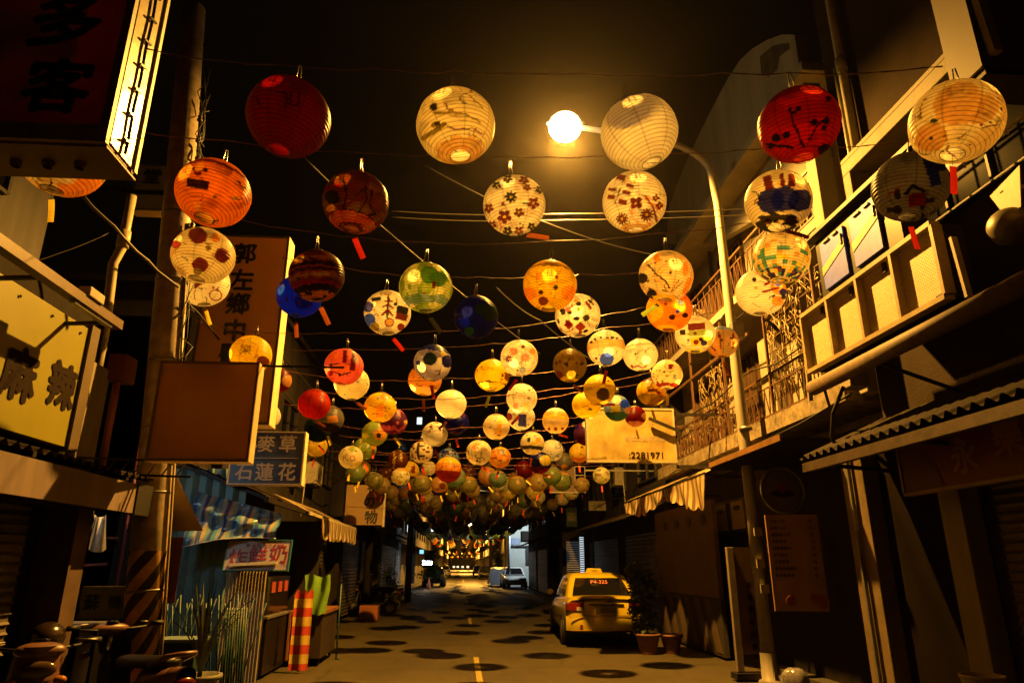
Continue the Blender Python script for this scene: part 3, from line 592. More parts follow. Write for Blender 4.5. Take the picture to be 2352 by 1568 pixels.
L_(1030, 1052, 50, 'SK', [('n', 5, .2, 'N', 4), ('n', 6, .7, 'C', 5), ('b', -1,-.6,'T')], 'blue scribbled lantern overlapping the orange and red one', (2, 3), 'red', -20)
L_(968, 1038, 54, 'C', [('m', 26, ['M', None, None, 'D', None, None, None], -.8, .8), ('c', .85,'O')], 'cream lantern with a net of fine red lines', (2, -3), 'red', 16)
L_(885, 1088, 36, 'BR', [('n', 6, .5, 'O', 4), ('n', 8, .9, 'D', 5)], 'small orange speckled lantern below the golden brown one', (0, 3), None)
L_(940, 1080, 46, 'GO', [('r', .4,.1,.2,.4,0,'R'), ('b', -1,-.7,'D')], 'yellow lantern with a red rectangle behind the golden brown one', (0, 4), 'orange', 15)
L_(914, 1056, 48, 'BR', [('n', 4, .4, 'GO', 3)], 'golden brown lantern with a metallic look', (2, 2), 'red', 2)
L_(830, 1078, 44, 'OL', [('s', .4,0,.4,'Y')], 'yellow olive lantern hanging under the word painted one', (0, 3), 'yellow', -14)
L_(838, 1030, 54, 'LG', [('n', 4, .6, 'C', 3), ('s', .8,.2,.25,'O'), ('r', .1,.6,.4,.05,-8,'R')], 'pale green lantern with a thin red stroke', (2, 3), 'orange', 22)
L_(806, 1050, 56, 'C', [('s', .1,.7,.25,'LG'), ('s', .7,-.6,.3,'GO')], 'cream lantern with painted capital letters, left of the pale green one', (2, 4), 'yellow', 0, text=[('FLO', -.15, -.05, .4, 'R')])
for (x, y, d, b, ops, lab) in [
    (1203, 1078, 44, 'R', [('n', 3, 1.0, 'M', 2)], 'glossy dark red lantern right of the distant street lamp'),
    (1296, 1060, 44, 'GR', [('s', .6,.5,.3,'G'), ('s', 0,-.6,.35,'O'), ('n', 4, .9, 'TE', 3)], 'small grey lantern with an orange base, left of the telephone number board'),
    (1310, 1087, 36, 'N', [('n', 4, 1.0, 'K', 3)], 'small navy lantern under the grey orange based one'),
    (961, 1100, 40, 'OL', [('n', 4, .9, 'LG', 3)], 'small olive lantern with faint stripes under the red rectangle one'),
    (1120, 1092, 44, 'T', [('n', 5, 1.0, 'GO', 3)], 'small tan lantern straight above the distant street lamp'),
    (1150, 1106, 36, 'T', [('s', -.4,.1,.12,'K'), ('s', .5,.1,.12,'R')], 'small tan lantern with two dots right of the distant street lamp'),
    (1182, 1100, 34, 'T', [('n', 5, 1.1, 'BR', 3)], 'small tan lantern with brown blotches left of the glossy red one'),
    (1226, 1096, 36, 'O', [('s', 0,0,.5,'R')], 'small orange lantern with a red centre below the navy and yellow one'),
    (1250, 1096, 32, 'C', [('n', 5, 1.0, 'GR', 3)], 'small grey cream lantern below the collage one'),
    (895, 1110, 36, 'N', [('n', 4, 1.3, 'K', 3)], 'small dark navy lantern hanging above the hanging banner sign'),
    (935, 1130, 34, 'T', [('s', -.2,-.4,.3,'O')], 'small cream lantern with an orange spot low on the left'),
    (1160, 1130, 36, 'P', [('n', 5, .6, 'R', 4)], 'small pinkish red scribbled lantern below right of the distant lamp'),
    (1048, 1110, 44, 'OL', [('s', .5,.4,.4,'G')], 'small olive and green lantern left of the distant street lamp'),
    (1010, 1112, 42, 'T', [('s', .3,-.2,.4,'BR')], 'small tan lantern with a brown side below the orange and red banded one'),
    (1215, 1130, 32, 'O', [('n', 7, .8, 'T', 3)], 'small orange honeycombed lantern below the small red centred one'),
    (855, 1130, 32, 'M', [('n', 4, .9, 'BR', 3)], 'small dark red brown lantern in front of the hanging banner sign'),
    (860, 1105, 34, 'DG', [('n', 4, .8, 'OL', 3)], 'small dark green lantern above the hanging banner sign'),
    (1075, 1085, 36, 'BR', [('n', 5, .6, 'T', 3)], 'small brown lantern left of the tan one over the distant lamp'),
    (985, 1075, 34, 'C', [('n', 5, .9, 'G', 3)], 'small cream and green lantern behind the net patterned one')]:
    L_(x, y, d, b, ops, lab, (0, random.uniform(-6, 6)), random.choice(['orange', 'yellow', 'red', 'green']))

# rows running on down the street: one top-level lantern each, sharing a few painted papers
rf = random.Random(21)
GEN = [('C', 'cream'), ('R', 'red'), ('GO', 'yellow'), ('N', 'navy'), ('OL', 'olive'), ('BR', 'brown'), ('T', 'tan'), ('O', 'orange'), ('TE', 'teal'), ('W', 'white'), ('V', 'purple'), ('G', 'green')]
B0 = (np.array((1., 0, 0)), np.array((0, 0, 1.)), np.array((0, -1., 0)))
GM = []; GW = []
for i, (b, nm) in enumerate(GEN):
    for j in range(3):
        ops = [('n', 7, 1.1, rf.choice(['M', 'DG', 'BR', 'OL']), 3*i+j), ('d', 20, .16, ['M', 'D', 'K', 'O', 'N'], i+7*j), ('m', 14, [None, 'D', None, None, 'M', None, None], -.5, .5) if j == 1 else ('c', .6, 'O'), ('n', 4, 1.05, rf.choice(['M', 'OL', 'SK', 'GO', 'D', 'C']), i+j), ('n', 5, 1.25, rf.choice(['K', 'R', 'B', 'W']), i+3*j)]
        me, _ = shade_mesh(0.235, (0, 0, 0), b, ops, 5+i, 1, True, B0); GM.append((me, nm)); GW.append({'cream': 5, 'yellow': 4, 'tan': 4, 'white': 4, 'olive': 4, 'teal': 2, 'green': 2}.get(nm, 1))
        ca = me.color_attributes['Col']; arr = np.empty(len(me.vertices)*4, dtype=np.float32); ca.data.foreach_get('color', arr); arr = arr.reshape(-1, 4)
        if nm not in ('navy', 'red'): arr[:, :3] = arr[:, :3]*0.62+np.array((.62, .66, .26))*0.38
        arr[:, :3] *= rf.uniform(.5, .85); ca.data.foreach_set('color', arr.ravel())
hm = MB().tube([(0, 0, 0.21), (0, 0, 0.36)], 0.004, 4); hme = bpy.data.meshes.new('hanger'); hme.from_pydata(hm.v, [], hm.f); hme.materials.append(mSTRIP)
N_NEAR = sum(1 for o in bpy.data.objects if o.name.startswith('paper_lantern'))
FAR_ROWS = []
y = 16.2; cnt = 0; row = 0
NTH = 'first second third fourth fifth sixth seventh eighth ninth tenth eleventh twelfth thirteenth fourteenth fifteenth sixteenth seventeenth eighteenth nineteenth twentieth'.split()
NTH += ['twenty '+q for q in NTH[:9]]+['thirtieth']+['thirty '+q for q in NTH[:9]]+['fortieth']+['forty '+q for q in NTH[:9]]
while cnt < 300-N_NEAR:
    nrow = 5 if row % 2 else 6; x0 = -2.5+(0.35 if row % 2 else 0)+rf.uniform(-.1, .1); wz = 3.72+rf.uniform(-.05, .05); FAR_ROWS.append((y, wz))
    for k in range(nrow):
        if cnt >= 300-N_NEAR: break
        me, nm = rf.choices(GM, GW)[0]; s = rf.uniform(0.86, 1.1)
        x = x0+k*1.15+rf.uniform(-.12, .12)
        z = wz-0.10*math.sin(math.pi*(x+2.5)/5.9)-0.12*rf.random()
        t = thing('paper_lantern', (x, y+rf.uniform(-.12, .12), z), 'small %s lantern, %s from the left in the %s dense row down the street' % (nm, NTH[k], NTH[row]), 'paper lantern', LGRP)
        t.scale = (s, s, s); t.rotation_euler = (rf.uniform(-.12, .12), rf.uniform(-.12, .12), rf.uniform(0, 6.28))
        o = bpy.data.objects.new('shade', me); COL.objects.link(o); o.parent = t
        if y < 34:
            o = bpy.data.objects.new('hanger', hme); COL.objects.link(o); o.parent = t
            key = (rf.choice(('orange', 'yellow', 'red', 'orange')), rf.randrange(3))
            if key not in TAGS:
                mb = tag_mesh(key[1]-1); me2 = bpy.data.meshes.new('tag'); me2.from_pydata(mb.v, [], mb.f); me2.materials.append(TAGM[key[0]]); TAGS[key] = me2
            g = bpy.data.objects.new('tag', TAGS[key]); COL.objects.link(g); g.parent = t
            g.location = (0, 0, -0.28); g.rotation_euler = (rf.uniform(-.5, .5), rf.uniform(-.5, .5), rf.uniform(0, 6))
        cnt += 1
    y += 1.08; row += 1
Y_END = y
# the rest reads as one mass
n0, fs0, T0, _a = sphere_dirs(12, 8); V = []; FF = []; CC = []
while y < 280:
    for k in range(5):
        c = np.array([-2.5+k*1.45+rf.uniform(-.2, .2), y+rf.uniform(-.2, .2), 3.7+rf.uniform(-.15, .1)]); o_ = len(V)
        V += (n0*0.235+c).tolist(); FF += [tuple(i+o_ for i in f) for f in fs0]
        CC += [tuple(lin(PAL[rf.choice(GEN)[0]]))+(1,)]*len(n0)
    y += 1.3 if y < 120 else 2.2
me = bpy.data.meshes.new('far_lantern_mass'); me.from_pydata(V, [], FF); me.polygons.foreach_set('use_smooth', [True]*len(FF))
me.color_attributes.new('Col', 'FLOAT_COLOR', 'POINT').data.foreach_set('color', np.array(CC, dtype=np.float32).ravel()); me.materials.append(P1)
o = bpy.data.objects.new('far_lantern_mass', me); COL.objects.link(o)
tag(o, 'far mass of tiny paper lanterns at the end of the street', 'lanterns', None, 'stuff')

# ------------------------------------------------------------ wires
def wire(pts, r, label, m=None, twist=True, grp='wires strung across the street'):
    out = []; rw = random.Random(int(pts[0].x*100+pts[0].z*57))
    for a, b in zip(pts[:-1], pts[1:]):
        n = max(3, int((b-a).length/0.12))
        for k in range(n):
            t = k/n; p = a.lerp(b, t); p = p+Vector((0, 0, -0.05*min(1.5, (b-a).length)*4*t*(1-t)*0.5))
            out.append(p+Vector((rw.uniform(-1, 1), rw.uniform(-1, 1), rw.uniform(-1, 1)))*(0.006 if twist else 0.001))
    out.append(pts[-1])
    mb = MB().tube(out, r, 5)
    if twist:
        mb.tube([p+Vector((0, 0.006*math.sin(i*2.1), 0.006*math.cos(i*2.1))) for i, p in enumerate(out)], r, 5)
    o = mb.build('lantern_wire', m or mWIRE); return tag(o, label, 'wire', grp)
ordn = ['first', 'second', 'third', 'fourth', 'fifth', 'sixth', 'seventh', 'eighth', 'ninth', 'tenth', 'eleventh', 'twelfth']
for i, (yy, pl) in enumerate([
    (3.45, [(335, 115), (520, 140), (663, 150), (860, 158), (1047, 165), (1300, 169), (1468, 172), (1660, 167), (1808, 168), (2165, 152)]),
    (4.6, [(318, 302), (520, 322), (820, 350), (1000, 356), (1160, 360), (1440, 352), (1768, 338), (2120, 322)]),
    (5.6, [(430, 490), (550, 506), (716, 532), (820, 545), (980, 556), (1255, 553), (1508, 535), (1700, 515), (1795, 500)]),
    (6.9, [(650, 592), (780, 612), (884, 628), (1100, 636), (1325, 632), (1330, 630), (1480, 625), (1600, 606)]),
    (7.6, [(440, 735), (560, 760), (790, 764), (1000, 760), (1110, 755), (1300, 733), (1480, 706)]),
    (8.6, [(650, 803), (800, 801), (1000, 797), (1135, 790), (1200, 783), (1400, 752), (1640, 717)]),
    (9.3, [(640, 845), (720, 862), (880, 874), (1036, 868), (1200, 860), (1390, 830), (1520, 800)]),
    (10.2, [(700, 892), (900, 914), (1130, 908), (1276, 893), (1370, 880), (1560, 835)]),
    (11.3, [(640, 925), (800, 938), (1000, 934), (1190, 920), (1350, 895), (1480, 880)]),
    (12.2, [(770, 975), (900, 990), (1060, 982), (1240, 962), (1380, 950)]),
    (13.2, [(780, 1000), (920, 1008), (1070, 1005), (1220, 990), (1330, 975)]),
    (14.6, [(790, 1030), (950, 1040), (1100, 1035), (1260, 1018), (1350, 1008)])]):
    wire([A(*p, y=yy) for p in pl], 0.0030 if yy < 8 else 0.0036, '%s lantern wire from the front, thin twisted and reddish, spanning the street' % ordn[i])
for i, (yy, wz) in enumerate(FAR_ROWS[:16]):
    wire([Vector((-3.2, yy, wz+0.42)), Vector((0.4, yy, wz+0.28)), Vector((4.2, yy, wz+0.42))], 0.004, 'fine lantern wire carrying the %s dense row down the street' % NTH[i], grp='far lantern wires')
for (a, b, c_, lab) in [((975, 380), (1250, 510), (1500, 585), 'loose grey cable slanting down to the right behind the flowered lantern'),
                        ((700, 362), (880, 522), (1240, 812), 'loose grey cable slanting down past the green tree lantern'),
                        ((1140, 660), (1240, 735), (1390, 845), 'short loose cable slanting down behind the red diamond lantern')]:
    wire([A(*a, y=5.5), A(*b, y=6.8), A(*c_, y=8.5)], 0.006, lab, mGWIRE, False, 'loose cables')
for j, yo in enumerate((0, 14)):
    wire([A(900, 485+yo, y=9.6), A(1250, 492+yo, y=9.6), A(1900, 470+yo, y=9.6)], 0.007, ['upper', 'lower'][j]+' of two straight parallel cables level with the flowered lantern', mGWIRE, False, 'straight parallel cables')
wire([A(190, 450, y=5.6), A(260, 520, y=5.8), A(340, 600, y=6.2), A(410, 660, y=6.5)], 0.014, 'thick frayed cable bundle sloping to the left pole', mGWIRE, True, 'loose cables')
wire([A(20, 615, y=6.0), A(140, 580, y=6.3), A(250, 535, y=6.6)], 0.004, 'thin cable above the yellow sign board', mGWIRE, False, 'loose cables')
# ------------------------------------------------------------ surface helpers for buildings
X, Y_, Z = Vector((1, 0, 0)), Vector((0, 1, 0)), Vector((0, 0, 1))
def corr(mb, o, e, up, per=0.076, amp=0.012, nrm=None, square=False):
    """corrugated sheet: origin, edge vector across the ribs, vector along the ribs"""
    o, e, up = Vector(o), Vector(e), Vector(up); nrm = (nrm or e.cross(up)).normalized(); n = max(2, int(e.length/per))
    pts = []
    for i in range(n*(4 if square else 6)+1):
        t = i/(n*(4 if square else 6)); ph = (t*n) % 1
        a = (1 if (0.05 < ph < 0.45) else -1)*amp if square else math.sin(ph*6.2832)*amp
        pts.append(o+e*t+nrm*a)
    vs = pts+[p+up for p in pts]; k = len(pts)
    return mb.add(vs, [(i, i+1, k+i+1, k+i) for i in range(k-1)], not square)
def shutter(mb, o, e, h, slat=0.075, amp=0.012):
    o, e = Vector(o), Vector(e); n = e.cross(Z).normalized(); k = int(h/slat); rows = []
    for i in range(k+1):
        z = i*slat
        for dz, a in ((0, -amp), (slat*.25, amp*.6), (slat*.6, amp), (slat*.92, amp*.5)):
            if z+dz <= h: rows.append((z+dz, a))
    vs = []
    for z, a in rows: vs += [o+Z*z+n*a, o+e+Z*z+n*a]
    return mb.add(vs, [(2*i, 2*i+1, 2*i+3, 2*i+2) for i in range(len(rows)-1)])
def window(parent, c, w, h, face, frame=None, bars=2, glass=None):
    """recessed window on a wall; face: '-x','+x','-y' is the way it looks out"""
    c = Vector(c); u = {'-x': Y_, '+x': Y_, '-y': X}[face]; n = {'-x': -X, '+x': X, '-y': -Y_}[face]
    fr = MB(); t = 0.05
    for s in (-1, 1):
        fr.bar(c+u*(s*w/2)-Z*(h/2)+n*0.02, c+u*(s*w/2)+Z*(h/2)+n*0.02, t, 0.07, up=n); fr.bar(c-u*(w/2)+Z*(s*h/2)+n*0.022, c+u*(w/2)+Z*(s*h/2)+n*0.022, t, 0.06, up=n)
    for k in range(1, bars): fr.bar(c+u*(w*k/bars-w/2)-Z*(h/2)+n*0.02, c+u*(w*k/bars-w/2)+Z*(h/2)+n*0.02, 0.03, 0.04, up=n)
    f = fr.build('window', frame or mSTEEL, parent)
    a = c-u*(w/2)-Z*(h/2)+n*0.006
    MB().quad(a, a+u*w, a+u*w+Z*h, a+Z*h).build('pane', glass or mGLASS, f)
    return f

# ============================================================ LEFT SIDE
mYEL = mat('yellow_sign_board', (0.38, 0.36, 0.015), 0.45, var=0.12, scale=1.5)
mBRN = mat('brown_backlit_acrylic', (0.62, 0.44, 0.22), 0.5, var=0.12, scale=2, trans=0.7)
mCRACR = mat('cream_acrylic', (0.80, 0.66, 0.38), 0.4, var=0.15, scale=3, trans=0.35)
# near left building
t = thing('shop_building', (-4.6, 4, 0), 'dark low shop building on the left carrying the yellow sign board', 'building')
MB().box(-9, -3.62, -2, 6.75, 0, 3.95).build('wall', mDARKW, t)
sb = MB(); shutter(sb, (-3.56, 6.1, 0.1), (0, -4.4, 0), 2.05); sb.build('roller_shutter', mSHUT, t)
MB().box(-3.60, -3.30, 6.32, 6.56, 0.05, 2.25).build('corner_post', mat('brown_timber', (0.16, 0.09, 0.05), 0.7, var=0.4), t)
rf_ = MB(); corr(rf_, (-3.72, 1.0, 2.52), (0, 5.9, 0), (0.75, 0, -0.16), per=0.13, amp=0.022); rf_.build('awning_roof', mCORR, t)
mFAS = mat('dusty_mauve_fascia', (0.36, 0.27, 0.25), 0.6, var=0.45, scale=2.5, streak=True)
MB().box(-3.02, -2.985, 1.0, 6.62, 2.04, 2.30).build('fascia', mFAS, t)
MB().box(-3.03, -2.97, 6.62, 6.98, 2.03, 2.31).build('fascia_end', mBLACK, t)
MB().box(-3.62, -3.0, 1.0, 6.6, 2.06, 2.09).build('soffit', mDARKW, t)
lf = MB()
for yy in (2.2, 3.6, 5.0, 6.4): lf.bar((-3.6, yy, 2.36), (-2.98, yy, 2.33), 0.04)
lf.build('bracket', mSTEEL, t)
# yellow board
t = thing('sign_board', (-3.5, 5, 2.6), 'big yellow sign board with two dark brush characters on the left shop', 'sign')
MB().box(-3.60, -3.50, 1.6, 6.28, 2.58, 3.68).build('panel', mYEL, t, 0.004)
MB().box(-3.62, -3.47, 6.28, 6.42, 2.56, 3.72).build('end_frame', mat('dull_brown_frame', (0.16, 0.11, 0.05), 0.6), t)
tx = MB()
for ch, px, py, sz in (('麻', 47, 858, .40), ('辣', 145, 885, .38)):
    p = A(px, py, x=-3.492); tx.text(ch, (-3.492, p.y, p.z), (0, 1, 0), (0, 0, 1), sz, bold=0.045)
tx.build('lettering', mINK, t)
st = MB(); cst = Vector((-3.493, 4.3, 3.0)); pts = []
for k in range(32):
    a = 6.2832*k/32; r_ = 0.66 if k % 2 else 0.5; pts.append(cst+Vector((0, math.cos(a)*r_*1.05, math.sin(a)*r_*0.62)))
for a, b in zip(pts, pts[1:]+pts[:1]): st.bar(a, b, 0.008)
st.build('starburst_outline', mINK, t)
sc = MB()
for yy in (4.0, 4.7, 5.25, 5.7, 6.15): sc.ell((-3.49, yy, 3.6), (0.006, 0.014, 0.014), 8, 5)
sc.build('screw', mSTEEL, t)
# light bar in front of the board
t = thing('sign_lamp_bar', (-3.1, 5, 3.55), 'unlit brown lamp bar standing off above the yellow sign board', 'lamp bar')
MB().box(-3.14, -3.05, 2.5, 5.98, 3.58, 3.66).build('channel', mat('rusted_channel', (0.20, 0.12, 0.055), 0.5, var=0.4, scale=9), t)
MB().box(-3.12, -3.07, 5.25, 5.85, 3.555, 3.578).build('led_strip', mat('pale_led_strip', (0.7, 0.72, 0.75), 0.3), t)
MB().box(-3.13, -3.03, 5.35, 5.58, 3.66, 3.74).build('driver_box', mCREAM, t, 0.008)
b = MB()
for yy in (3.4, 4.9, 5.9): b.bar((-3.5, yy, 3.60), (-3.1, yy, 3.62), 0.03)
b.build('bracket', mSTEEL, t)
# big dark block behind
t = thing('apartment_block', (-6.5, 4, 0), 'tall grey block rising behind the yellow sign board', 'building')
MB().box(-14, -5.6, -4, 8.6, 0, 9.5).build('wall', mGREYW, t)
window(t, (-5.6, 4.6, 6.4), 1.3, 1.1, '+x'); window(t, (-5.6, 7.2, 6.4), 1.0, 1.1, '+x')
# corner sign top left
t = thing('hanging_sign', (-2.7, 4.0, 4.15), 'huge dark red box sign with brush characters, cut off by the top left corner', 'sign')
P = [A(245, 318, y=3.9), A(-560, 300, y=3.9)]
zb = 4.14; xr = P[0].x
MB().box(xr-2.1, xr, 3.9, 4.28, zb, 7.2).build('cabinet', mat('maroon_cabinet', (0.16, 0.03, 0.012), 0.5, var=0.2, trans=0.5), t)
MB().box(xr+0.001, xr+0.012, 3.93, 4.25, zb+0.02, 7.2).build('side_panel', mat('creased_cream_foil', (0.82, 0.72, 0.42), 0.28, metal=0.0, var=0.15, scale=4, bump=0.9, bscale=3), t)
MB().box(xr-1.10, xr-0.30, 3.885, 3.898, zb+0.62, 7.2).ell((xr-0.70, 3.8915, zb+0.62), (0.40, 0.0065, 0.38), 28, 12).build('oval_panel', mat('dull_orange_panel', (0.85, 0.70, 0.42), 0.6, trans=0.85), t)
tx = MB()
for ch, px, py, sz in (('多', 155, 45, .44), ('客', 132, 195, .40)):
    p = A(px, py, y=3.88); tx.text(ch, p, (1, 0, 0), (0.06, 0, 1), sz, bold=0.04)
tx.build('lettering', mBLACKP, t)
fr = MB(); fr.box(xr-2.1, xr+0.02, 3.86, 3.90, zb-0.02, zb+0.10); fr.box(xr-0.035, xr+0.02, 3.86, 3.90, zb+0.10, 7.2)
fr.build('frame', mat('ochre_frame', (0.36, 0.26, 0.10), 0.5, var=0.3, scale=8), t)
bo = MB(); bo.box(xr-2.1, xr+0.012, 3.9, 4.30, zb-0.035, zb-0.021)
for k in range(9): bo.lathe((xr-0.25-k*0.2, 4.1, zb-0.075), [(0.028, 0.0), (0.036, 0.02), (0.036, 0.045)], 10)
bo.build('underside', mat('brown_underside', (0.24, 0.15, 0.06), 0.6), t)
rp = MB(); pts = [Vector((xr+0.03, 4.08+0.006*math.sin(k*1.3), zb+0.04+k*0.1)) for k in range(31)]
rp.tube(pts, 0.011, 7)
for k in range(1, 30): rp.bar(pts[k]+Vector((0.005, -0.045, -0.02)), pts[k]+Vector((0.005, 0.045, 0.012)), 0.016) if k % 2 else None
rp.build('rope_light', mBLACKP, t)
ed = MB(); ed.box(xr+0.013, xr+0.03, 4.235, 4.27, zb, 7.2); ed.build('edge_trim', mCREAM, t)

# utility pole with hazard stripes
def hazard(name, dark=(0.03, 0.022, 0.015)):
    m = bpy.data.materials.new(name); m.use_nodes = True; N = m.node_tree.nodes; L = m.node_tree.links; b = N['Principled BSDF']; b.inputs['Roughness'].default_value = 0.6
    tc = N.new('ShaderNodeTexCoord'); s = N.new('ShaderNodeSeparateXYZ'); L.new(tc.outputs['Object'], s.inputs[0])
    at = N.new('ShaderNodeMath'); at.operation = 'ARCTAN2'; L.new(s.outputs[1], at.inputs[0]); L.new(s.outputs[0], at.inputs[1])
    a1 = N.new('ShaderNodeMath'); a1.operation = 'MULTIPLY'; a1.inputs[1].default_value = -0.80/6.2832*2; L.new(at.outputs[0], a1.inputs[0])
    a2 = N.new('ShaderNodeMath'); a2.operation = 'MULTIPLY'; a2.inputs[1].default_value = 1/0.32; L.new(s.outputs[2], a2.inputs[0])
    a3 = N.new('ShaderNodeMath'); a3.operation = 'MULTIPLY_ADD'; a3.inputs[1].default_value = 4.0; L.new(a1.outputs[0], a3.inputs[0]); L.new(a2.outputs[0], a3.inputs[2])
    fr = N.new('ShaderNodeMath'); fr.operation = 'FRACT'; L.new(a3.outputs[0], fr.inputs[0])
    r = N.new('ShaderNodeValToRGB'); r.color_ramp.interpolation = 'CONSTANT'; r.color_ramp.elements[0].color = dark+(1,)
    e = r.color_ramp.elements[1]; e.position = 0.48; e.color = (0.62, 0.36, 0.07, 1); L.new(fr.outputs[0], r.inputs[0])
    lt = N.new('ShaderNodeMath'); lt.operation = 'LESS_THAN'; lt.inputs[1].default_value = 1.72; L.new(s.outputs[2], lt.inputs[0])
    n = N.new('ShaderNodeTexNoise'); n.inputs['Scale'].default_value = 9; n.inputs['Detail'].default_value = 6; L.new(tc.outputs['Object'], n.inputs[0])
    cr = N.new('ShaderNodeValToRGB'); cr.color_ramp.elements[0].color = (0.22, 0.17, 0.10, 1); cr.color_ramp.elements[1].color = (0.40, 0.32, 0.21, 1); L.new(n.outputs[0], cr.inputs[0])
    mx = N.new('ShaderNodeMixRGB'); L.new(lt.outputs[0], mx.inputs[0]); L.new(cr.outputs[0], mx.inputs[1]); L.new(r.outputs[0], mx.inputs[2])
    ml = N.new('ShaderNodeMixRGB'); ml.blend_type = 'MULTIPLY'; ml.inputs[0].default_value = 0.5
    r3 = N.new('ShaderNodeValToRGB'); r3.color_ramp.elements[0].position = .35; r3.color_ramp.elements[0].color = (.4, .4, .4, 1); r3.color_ramp.elements[1].position = .6; L.new(n.outputs[0], r3.inputs[0])
    L.new(mx.outputs[0], ml.inputs[1]); L.new(r3.outputs[0], ml.inputs[2]); L.new(ml.outputs[0], b.inputs['Base Color']); return m
a_ = A(322, 1530, y=7.1); b_ = A(398, 600, y=7.1); d_ = (b_-a_)/(b_.z-a_.z); base = a_-d_*a_.z
t = thing('utility_pole', (base.x, base.y, 0), 'thick leaning concrete utility pole with dark diagonal hazard stripes on its foot', 'pole')
MB().tube([base, base+d_*2, base+d_*5, base+d_*8.2], [0.188, 0.177, 0.156, 0.135], 24).build('shaft', hazard('hazard_striped_concrete'), t)
cp = MB(); cp.tube([base+Vector((0.198, -0.05, 0))+d_*0.1, base+Vector((0.196, -0.05, 0))+d_*2, base+Vector((0.16, -0.05, 0))+d_*5.2], 0.014, 8)
cp.build('conduit', mCREAM, t)
bd = MB()
for zz in (1.35, 2.25, 2.9, 3.6, 4.5, 5.3): bd.tube([base+d_*zz, base+d_*(zz+0.02)], 0.192-0.006*zz, 20)
bd.build('strap', mGALV, t)
rnd = random.Random(5); wr = MB()
for k in range(14):
    z0 = rnd.uniform(2.6, 6.5); pts = []
    for j in range(7): pts.append(base+d_*(z0+j*rnd.uniform(.12, .2))+Vector((0.20+rnd.uniform(-.03, .08), rnd.uniform(-.15, 0.0), rnd.uniform(-.04, .04))))
    wr.tube(pts, 0.006, 5)
wr.build('cable_tangle', mBLACK, t)
ins = MB()
for k in range(6): ins.lathe(base+d_*(5.1+k*0.28)+Vector((0.2, -0.08, 0)), [(0.02, 0), (0.035, 0.02), (0.02, 0.05), (0.03, 0.07), (0.012, 0.1)], 8)
ins.build('insulator', mGALV, t)

def box_sign(name, tl, br, y, depth, label, face, side, cat='sign', frame=None, fw=0.03, sidew=None):
    """sign cabinet facing the camera at distance y, from two pixel corners"""
    a = A(*tl, y=y); b = A(*br, y=y); x0, x1, z1, z0 = a.x, b.x, a.z, b.z
    t = thing(name, ((x0+x1)/2, y, z0), label, cat)
    MB().box(x0, x1, y+0.012, y+depth, z0, z1).build('cabinet', side, t, 0.003)
    MB().box(x0+fw, x1-fw, y-0.001, y+0.011, z0+fw, z1-fw).build('face', face, t)
    if frame:
        f = MB(); f.box(x0, x1, y-0.012, y+0.011, z0, z0+fw); f.box(x0, x1, y-0.012, y+0.011, z1-fw, z1)
        f.box(x0, x0+fw, y-0.012, y+0.011, z0+fw, z1-fw); f.box(x1-fw, x1, y-0.012, y+0.011, z0+fw, z1-fw); f.build('frame', frame, t)
    return t, x0, x1, z0, z1
t, x0, x1, z0, z1 = box_sign('blank_box_sign', (370, 828), (570, 1060), 6.25, 0.16, 'blank brown box sign clamped to the striped utility pole, bright on its right side', mBRN, mCRACR, frame=mat('brown_frame', (0.30, 0.18, 0.07), 0.5), fw=0.02)
MB().bar((x0+0.05, 6.35, z1-0.08), (base.x, 7.0, z1-0.08), 0.04).bar((x0+0.05, 6.35, z0+0.08), (base.x, 7.0, z0+0.08), 0.04).bar((x1, 6.33, z1-0.01), (x1+0.76, 6.33, z1-0.01), 0.018).build('arm', mSTEEL, t)
t, x0, x1, z0, z1 = box_sign('vertical_sign', (485, 538), (618, 975), 9.0, 0.30, 'tall brown vertical sign with a column of black brush characters', mBRN, mCRACR, frame=mat('dark_brown_frame', (0.14, 0.09, 0.04), 0.5), fw=0.03)
tx = MB()
for ch, px, py in (('郭', 563, 582), ('左', 555, 642), ('鄉', 547, 697), ('中', 539, 758), ('醫', 531, 815)):
    p = A(px, py, y=8.99); tx.text(ch, (p.x, 8.985, p.z), X, Z, 0.30, bold=0.035)
tx.build('lettering', mBLACKP, t)
MB().bar((x0, 9.15, z0+0.5), (-3.6, 9.15, z0+0.5), 0.05).bar((x0, 9.15, z1-0.5), (-3.6, 9.15, z1-0.5), 0.05).build('arm', mSTEEL, t)
mNAVY = mat('navy_sign_face', (0.035, 0.06, 0.12), 0.4, var=0.15); mCRM = mat('cream_lettering', (0.62, 0.52, 0.36), 0.5, var=0.12)
t, x0, x1, z0, z1 = box_sign('two_line_sign', (535, 989), (692, 1114), 10.8, 0.2, 'navy sign with two lines of rounded cream characters, partly behind the blank box sign', mNAVY, mCRACR, frame=mat('cream_frame', (0.60, 0.50, 0.32), 0.5), fw=0.022)
tx = MB()
for s, xs, py in (('小麥草', (572, 611, 661), 1018), ('石蓮花', (560, 607, 659), 1083)):
    for ch, px in zip(s, xs):
        p = A(px, py, y=10.79); tx.text(ch, (p.x, 10.794, p.z), X, Z, 0.258 if ch not in '小石' else 0.235, bold=0.022)
TWO = t
zl = A(600, 1051, y=10.79).z; tx.box(x0+0.05, x1-0.08, 10.796, 10.799, zl-0.004, zl+0.004)
tx.build('lettering', mCRM, t)
MB().bar((x0, 10.9, z1-0.1), (-4.3, 10.95, z1-0.1), 0.035).build('arm', mSTEEL, t)
t, x0, x1, z0, z1 = box_sign('small_vertical_sign', (318, 378), (375, 484), 9.2, 0.22, 'small grey vertical sign with a brush character, left of the utility pole', mat('grey_acrylic', (0.32, 0.33, 0.28), 0.5, var=0.2, trans=0.3), mCRACR, frame=mGALV, fw=0.02)
